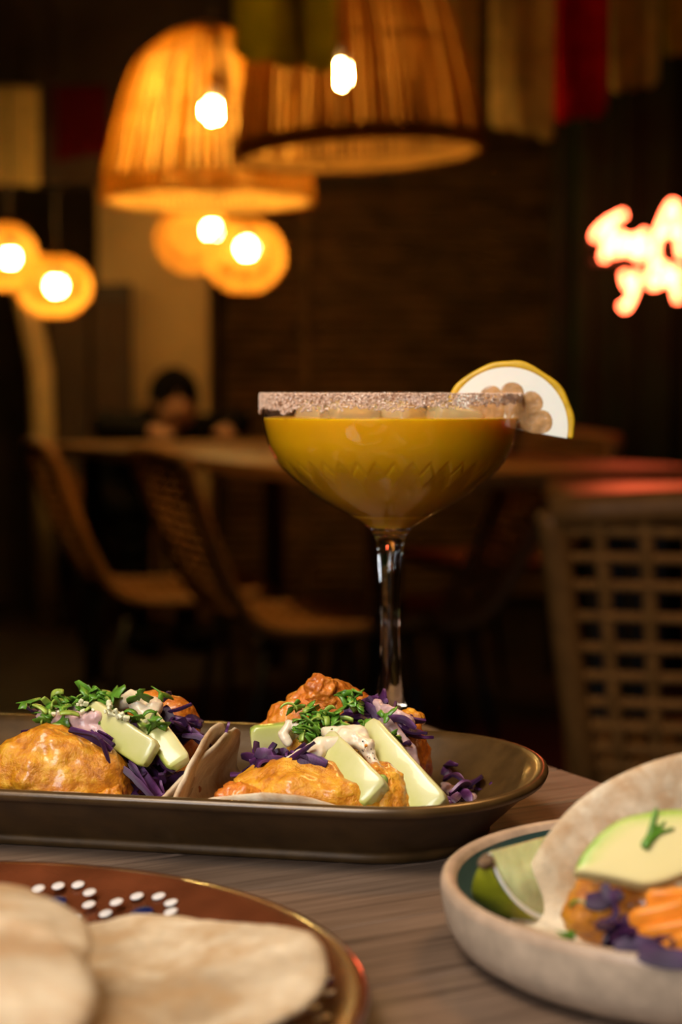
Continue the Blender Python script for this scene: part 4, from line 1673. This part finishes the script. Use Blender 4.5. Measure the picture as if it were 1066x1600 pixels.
body = limb([pel, (pel + che) / 2, che], .135, .125) + limb([che, nec], .085, .052) + [(hed, (.078, .088, .105)), (hed + fw * .085 - Vector((0, 0, .02)), .02)]
cloth = limb([pel, (pel + che) / 2, che], .148, .140) + limb([che, nec], .10, .066, 4)
for s in (-1, 1):
    sh = che + rt_ * s * 0.175 + Vector((0, 0, 0.03))
    el = sh + rt_ * s * 0.07 + fw * 0.16 + Vector((0, 0, -0.03))
    el.z = 0.80
    ha = el + fw * 0.20 - rt_ * s * 0.13
    ha.z = 0.775
    body += limb([sh, el], .05, .042) + limb([el, ha], .04, .027) + [(ha, (.038, .038, .02))]
    for q in range(4):
        d = (fw + rt_ * (q - 1.5) * 0.16).normalized()
        body += limb([ha + d * .03, ha + d * (.075 + 0.008 * (q in (1, 2))) - Vector((0, 0, .012))], .0105, .009, 5)
    d = (fw * 0.6 - rt_ * s).normalized()
    body += limb([ha + d * .02, ha + d * .055], .011, .009, 4)
    cloth += limb([che + rt_ * s * 0.06 + Vector((0, 0, .03)), sh], .085, .066, 4) + limb([sh, el], .064, .055) + limb([el, el.lerp(ha, .75)], .054, .042)
    hip = pel + rt_ * s * .09
    kn = hip + fw * .38
    kn.z = .50
    an = kn + Vector((0, 0, -.43)) + fw * .02
    body += limb([hip, kn], .08, .06) + limb([kn, an], .055, .038) + limb([an - Vector((0, 0, .03)), an + fw * .14 - Vector((0, 0, .04))], .036, .028, 5)
    cloth += limb([hip, kn], .092, .07) + limb([kn, an], .066, .05)
    body += [(hed + rt_ * s * .082, (.012, .018, .028))]
for s in (-1, 1):
    an = pel + rt_ * s * .09 + fw * .40
    an.z = .045
    union('shoe', limb([an - fw * .03, an + fw * .15], .05, .04, 6), M['cloth_black'], per, 0.008, 2)
union('body', body, M['skin'], per, 0.008, 2)
union('clothing', cloth, M['cloth_black'], per, 0.010, 3)
union('hair', [(hed + Vector((0, 0, .022)) - fw * .014, (.094, .10, .110)), (hed - fw * .06 - Vector((0, 0, .03)), (.085, .07, .10)), (hed - fw * .07 + Vector((0, 0, .06)), .05)], M['hair'], per, 0.006, 3, 0.004)

# ------------------------------------------------------------------ pendant lamps
def bulb_parts(t, p, r, stretch=1.0, lit='bulb'):
    vv, ff = lathe_vf([(0.001, r * stretch * 0.9), (0.017, r * stretch * 0.9), (0.018, r * stretch + 0.05), (0.008, r * stretch + 0.06), (0.001, r * stretch + 0.06)], 16, p)
    so_ = mesh('socket', vv, ff, M['cord'], t)
    v, f = sphere_vf(p, (r, r, r * stretch), 3)
    mesh('bulb', v, f, M[lit], so_)
    tube('cord', [Vector(p) + Vector((0, 0, r * stretch + 0.055)), Vector((p[0], p[1], 2.745))], 0.004, M['cord'], t, 6)


def bell_lamp(px, py_rim, Y, width, prof, bulb_px, label, rods=66, cane='cane', rod=(0.0036, 0.0066), tilt=(0, 0), rim_h=0.03, bulb_r=0.021, stretch=1.15, lit='bulb_bright'):
    rim = PY(px, py_rim, Y)
    t = thing('pendant_lamp', rim, label, 'lamp', 'bell-shaped cane pendant lamps')
    R = euler(tilt[0], tilt[1], 0)
    path = smooth_path([Vector((r * width / 2, z * width, 0)) for r, z in prof], 16)
    rg = random.Random(int(px))
    for k in range(rods):
        a = 2 * math.pi * (k + rg.uniform(-.18, .18)) / rods
        wob = rg.uniform(-0.004, 0.004)
        pts = [rim + R @ Vector(((p.x + wob) * math.cos(a), (p.x + wob) * math.sin(a), p.y)) for p in path]
        tube('cane', pts, rg.uniform(*rod) * width / 0.45, M[cane if cane != 'cane' or rg.random() < 0.72 else 'cane_brown'], t, 5)

    def hoop(rr, z, th, nm='hoop'):
        tube(nm, [rim + R @ Vector((rr * math.cos(2 * math.pi * q / 48), rr * math.sin(2 * math.pi * q / 48), z)) for q in range(48)], th, M[cane], t, 6, True)
    for i, th_ in ((0, 0.007), (6, 0.003), (11, 0.003), (16, 0.008)):
        hoop(path[i].x, path[i].y, th_)
    hoop(path[0].x * 1.01, -rim_h, 0.009)
    nb = 96
    for k in range(nb):
        a = 2 * math.pi * k / nb
        rr = path[0].x
        tube('rim_strip', [rim + R @ Vector((rr * math.cos(a), rr * math.sin(a), 0.0)), rim + R @ Vector((rr * 1.01 * math.cos(a), rr * 1.01 * math.sin(a), -rim_h))], 0.006, M[cane], t, 5)
    p = PY(bulb_px[0], bulb_px[1], Y)
    bulb_parts(t, p, bulb_r, stretch, lit)
    return t


bell = [(1.0, 0.0), (0.97, 0.10), (0.88, 0.28), (0.78, 0.45), (0.66, 0.58), (0.42, 0.68), (0.16, 0.74)]
bell_lamp(326, 288, 3.6, 0.43, bell, (332, 173), 'bright bell-shaped cane pendant lamp at the upper left')
bell2 = [(1.0, 0.0), (0.97, 0.12), (0.90, 0.32), (0.80, 0.52), (0.64, 0.70), (0.40, 0.82), (0.14, 0.88)]
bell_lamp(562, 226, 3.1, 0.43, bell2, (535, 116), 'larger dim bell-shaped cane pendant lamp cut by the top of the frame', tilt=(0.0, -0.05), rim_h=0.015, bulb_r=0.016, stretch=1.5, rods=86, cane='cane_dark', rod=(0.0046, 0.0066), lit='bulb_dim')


def globe_lamp(px, py, Y, rpx, bulb_px, label, squash=0.92, rings=17):
    c = PY(px, py, Y)
    r = rpx * Y / F
    t = thing('globe_lamp', c, label, 'lamp', 'round cane pendant lamps')
    for k in range(rings):
        u = -0.93 + 1.80 * k / (rings - 1)
        rr = r * math.sqrt(max(0.01, 1 - u * u))
        tube('hoop', [c + Vector((rr * math.cos(2 * math.pi * q / 40), rr * math.sin(2 * math.pi * q / 40), u * r * squash)) for q in range(40)], r * 0.028, M['cane'], t, 6, True)
    for k in range(10):
        a = 2 * math.pi * k / 10
        tube('rib', [c + Vector((r * 1.0 * math.cos(b) * math.cos(a), r * math.cos(b) * math.sin(a), r * squash * math.sin(b))) for b in [-1.2 + 2.5 * j / 12 for j in range(13)]], r * 0.025, M['cane'], t, 5)
    p = PY(bulb_px[0], bulb_px[1], Y)
    bulb_parts(t, p, 0.030)
    return t


globe_lamp(382, 400, 5.4, 62, (386, 388), 'round cane pendant lamp hanging just below the bright bell lamp')
globe_lamp(302, 374, 6.2, 58, (331, 360), 'dimmer round cane lamp half hidden behind the bright globe')
globe_lamp(84, 447, 5.6, 58, (88, 447), 'lower round cane lamp at the far left', 0.82)
globe_lamp(0, 400, 5.9, 57, (15, 403), 'round cane lamp cut by the left edge of the frame')

# ------------------------------------------------------------------ bunting flags
def flag(px0, px1, py_b0, py_b1, Y, top_z, mat, label, group, seed=0, yaw=0.0):
    b0, b1 = PY(px0, py_b0, Y), PY(px1, py_b1, Y)
    nx, nz = 14, 18
    v, f = [], []
    for j in range(nz + 1):
        for i in range(nx + 1):
            s, t = i / nx, j / nz
            bot = b0.lerp(b1, s)
            z = bot.z + (top_z - bot.z) * t - (0.012 * abs(math.sin(s * math.pi * 3)) if j == 0 else 0)
            wav = 0.012 * (1 - t * 0.6) * math.sin(s * 5 + seed + t * 2)
            v.append(Vector((bot.x, bot.y + wav + (s - .5) * yaw, z)))
    for j in range(nz):
        for i in range(nx):
            a = j * (nx + 1) + i
            f.append((a, a + 1, a + nx + 2, a + nx + 1))
    o = mesh('bunting_flag', v, f, M[mat])
    md = o.modifiers.new('thick', 'SOLIDIFY')
    md.thickness = 0.0015
    origin_to(o)
    return tag(o, label, 'flag', group)


GF = 'bunting flags on the string at the upper right'
tz = 1.85
flag(676, 750, 225, 228, 3.62, tz, 'flag_tan', 'cream bunting flag beside the dim bell lamp, leftmost of its row', GF, 1)
flag(766, 868, 190, 216, 3.58, tz, 'flag_tan', 'longest cream bunting flag, left of the red one', GF, 2)
flag(868, 950, 186, 172, 3.55, tz, 'flag_red', 'bright red bunting flag between cream ones', GF, 3)
flag(953, 1030, 140, 124, 3.52, tz, 'flag_tan', 'cream bunting flag right of the red one', GF, 4)
flag(1036, 1110, 82, 70, 3.50, tz, 'flag_green', 'olive bunting flag in the top right corner', GF, 5)


def string(p0, p1, label):
    p0, p1 = Vector(p0), Vector(p1)
    mid_ = [p0 + Vector((-0.55, 0, 0.9)), p0, (p0 + p1) / 2, p1, p1 + Vector((0.55, 0, 0.9))]
    for q in (mid_[0], mid_[-1]):
        q.z = 2.745
    o = tube('bunting_string', mid_, 0.002, M['cord'], None, 6)
    origin_to(o)
    tag(o, label, 'string')


string((0.17, 3.63, tz), (0.77, 3.49, tz), 'dark string carrying the row of bunting flags at the right')
flag(365, 525, 80, 108, 2.7, 1.62, 'flag_green', 'olive flag hanging in front of both bell lamps', None, 6)
string((-0.19, 2.7, 1.62), (0.0, 2.7, 1.62), 'dark string above the olive flag')
GL = 'bunting flags at the far left'
flag(-20, 62, 282, 288, 6.3, 2.03, 'flag_tan', 'dim cream flag at the left edge', GL, 7)
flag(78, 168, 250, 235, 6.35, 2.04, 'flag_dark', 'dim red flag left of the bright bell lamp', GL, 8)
string((-1.33, 6.3, 2.03), (-0.86, 6.35, 2.04), 'dark string carrying the two flags at the far left')

# ------------------------------------------------------------------ red neon sign
YN = 4.9
ns = thing('neon_sign', PY(1010, 495, YN), 'red neon script sign glowing on the dark green wall', 'sign')


def neon(name, pts, closed=False, dy=0.0):
    P = [PY(a, b, YN + dy) for a, b in pts]
    P = smooth_path(P, 6 * len(P))
    tube(name, P, 0.0095, M['neon'], ns, 8)


neon('neon_letter', [(930, 374), (934, 362), (952, 346), (976, 334)])
neon('neon_letter', [(957, 342), (950, 372), (944, 406)])
neon('neon_letter', [(976, 372), (966, 366), (957, 378), (960, 394), (970, 390), (976, 374), (980, 396)])
neon('neon_letter', [(992, 372), (983, 376), (982, 392), (992, 394)])
neon('neon_letter', [(1000, 368), (993, 380), (998, 393), (1005, 382), (1000, 368)])
neon('neon_letter', [(1010, 362), (1003, 372), (1010, 386), (1002, 400), (994, 402)])
neon('neon_letter', [(1022, 400), (1030, 362), (1052, 318), (1060, 356), (1066, 402)])
neon('neon_letter', [(1028, 368), (1048, 362), (1070, 364)])
neon('neon_letter', [(976, 426), (980, 444), (990, 446), (996, 426)])
neon('neon_letter', [(996, 428), (990, 456), (978, 480), (972, 474)])
neon('neon_letter', [(1026, 396), (1020, 420), (1018, 444), (1032, 440), (1040, 418), (1028, 414)])
neon('neon_letter', [(1044, 420), (1042, 438), (1052, 440), (1058, 418), (1056, 446), (1060, 470)])
box('mount_bar', tuple(PY(1020, 408, YN + 0.05)), (0.36, 0.02, 0.012), M['black_metal'], ns)
box('mount_bar', tuple(PY(1020, 378, YN + 0.05)), (0.36, 0.02, 0.012), M['black_metal'], ns)
for px in (960, 1050):
    p = PY(px, 393, YN)
    tube('stand_off', [p + Vector((0, 0.02, 0)), p + Vector((0, 0.43, 0))], 0.006, M['black_metal'], ns, 6)
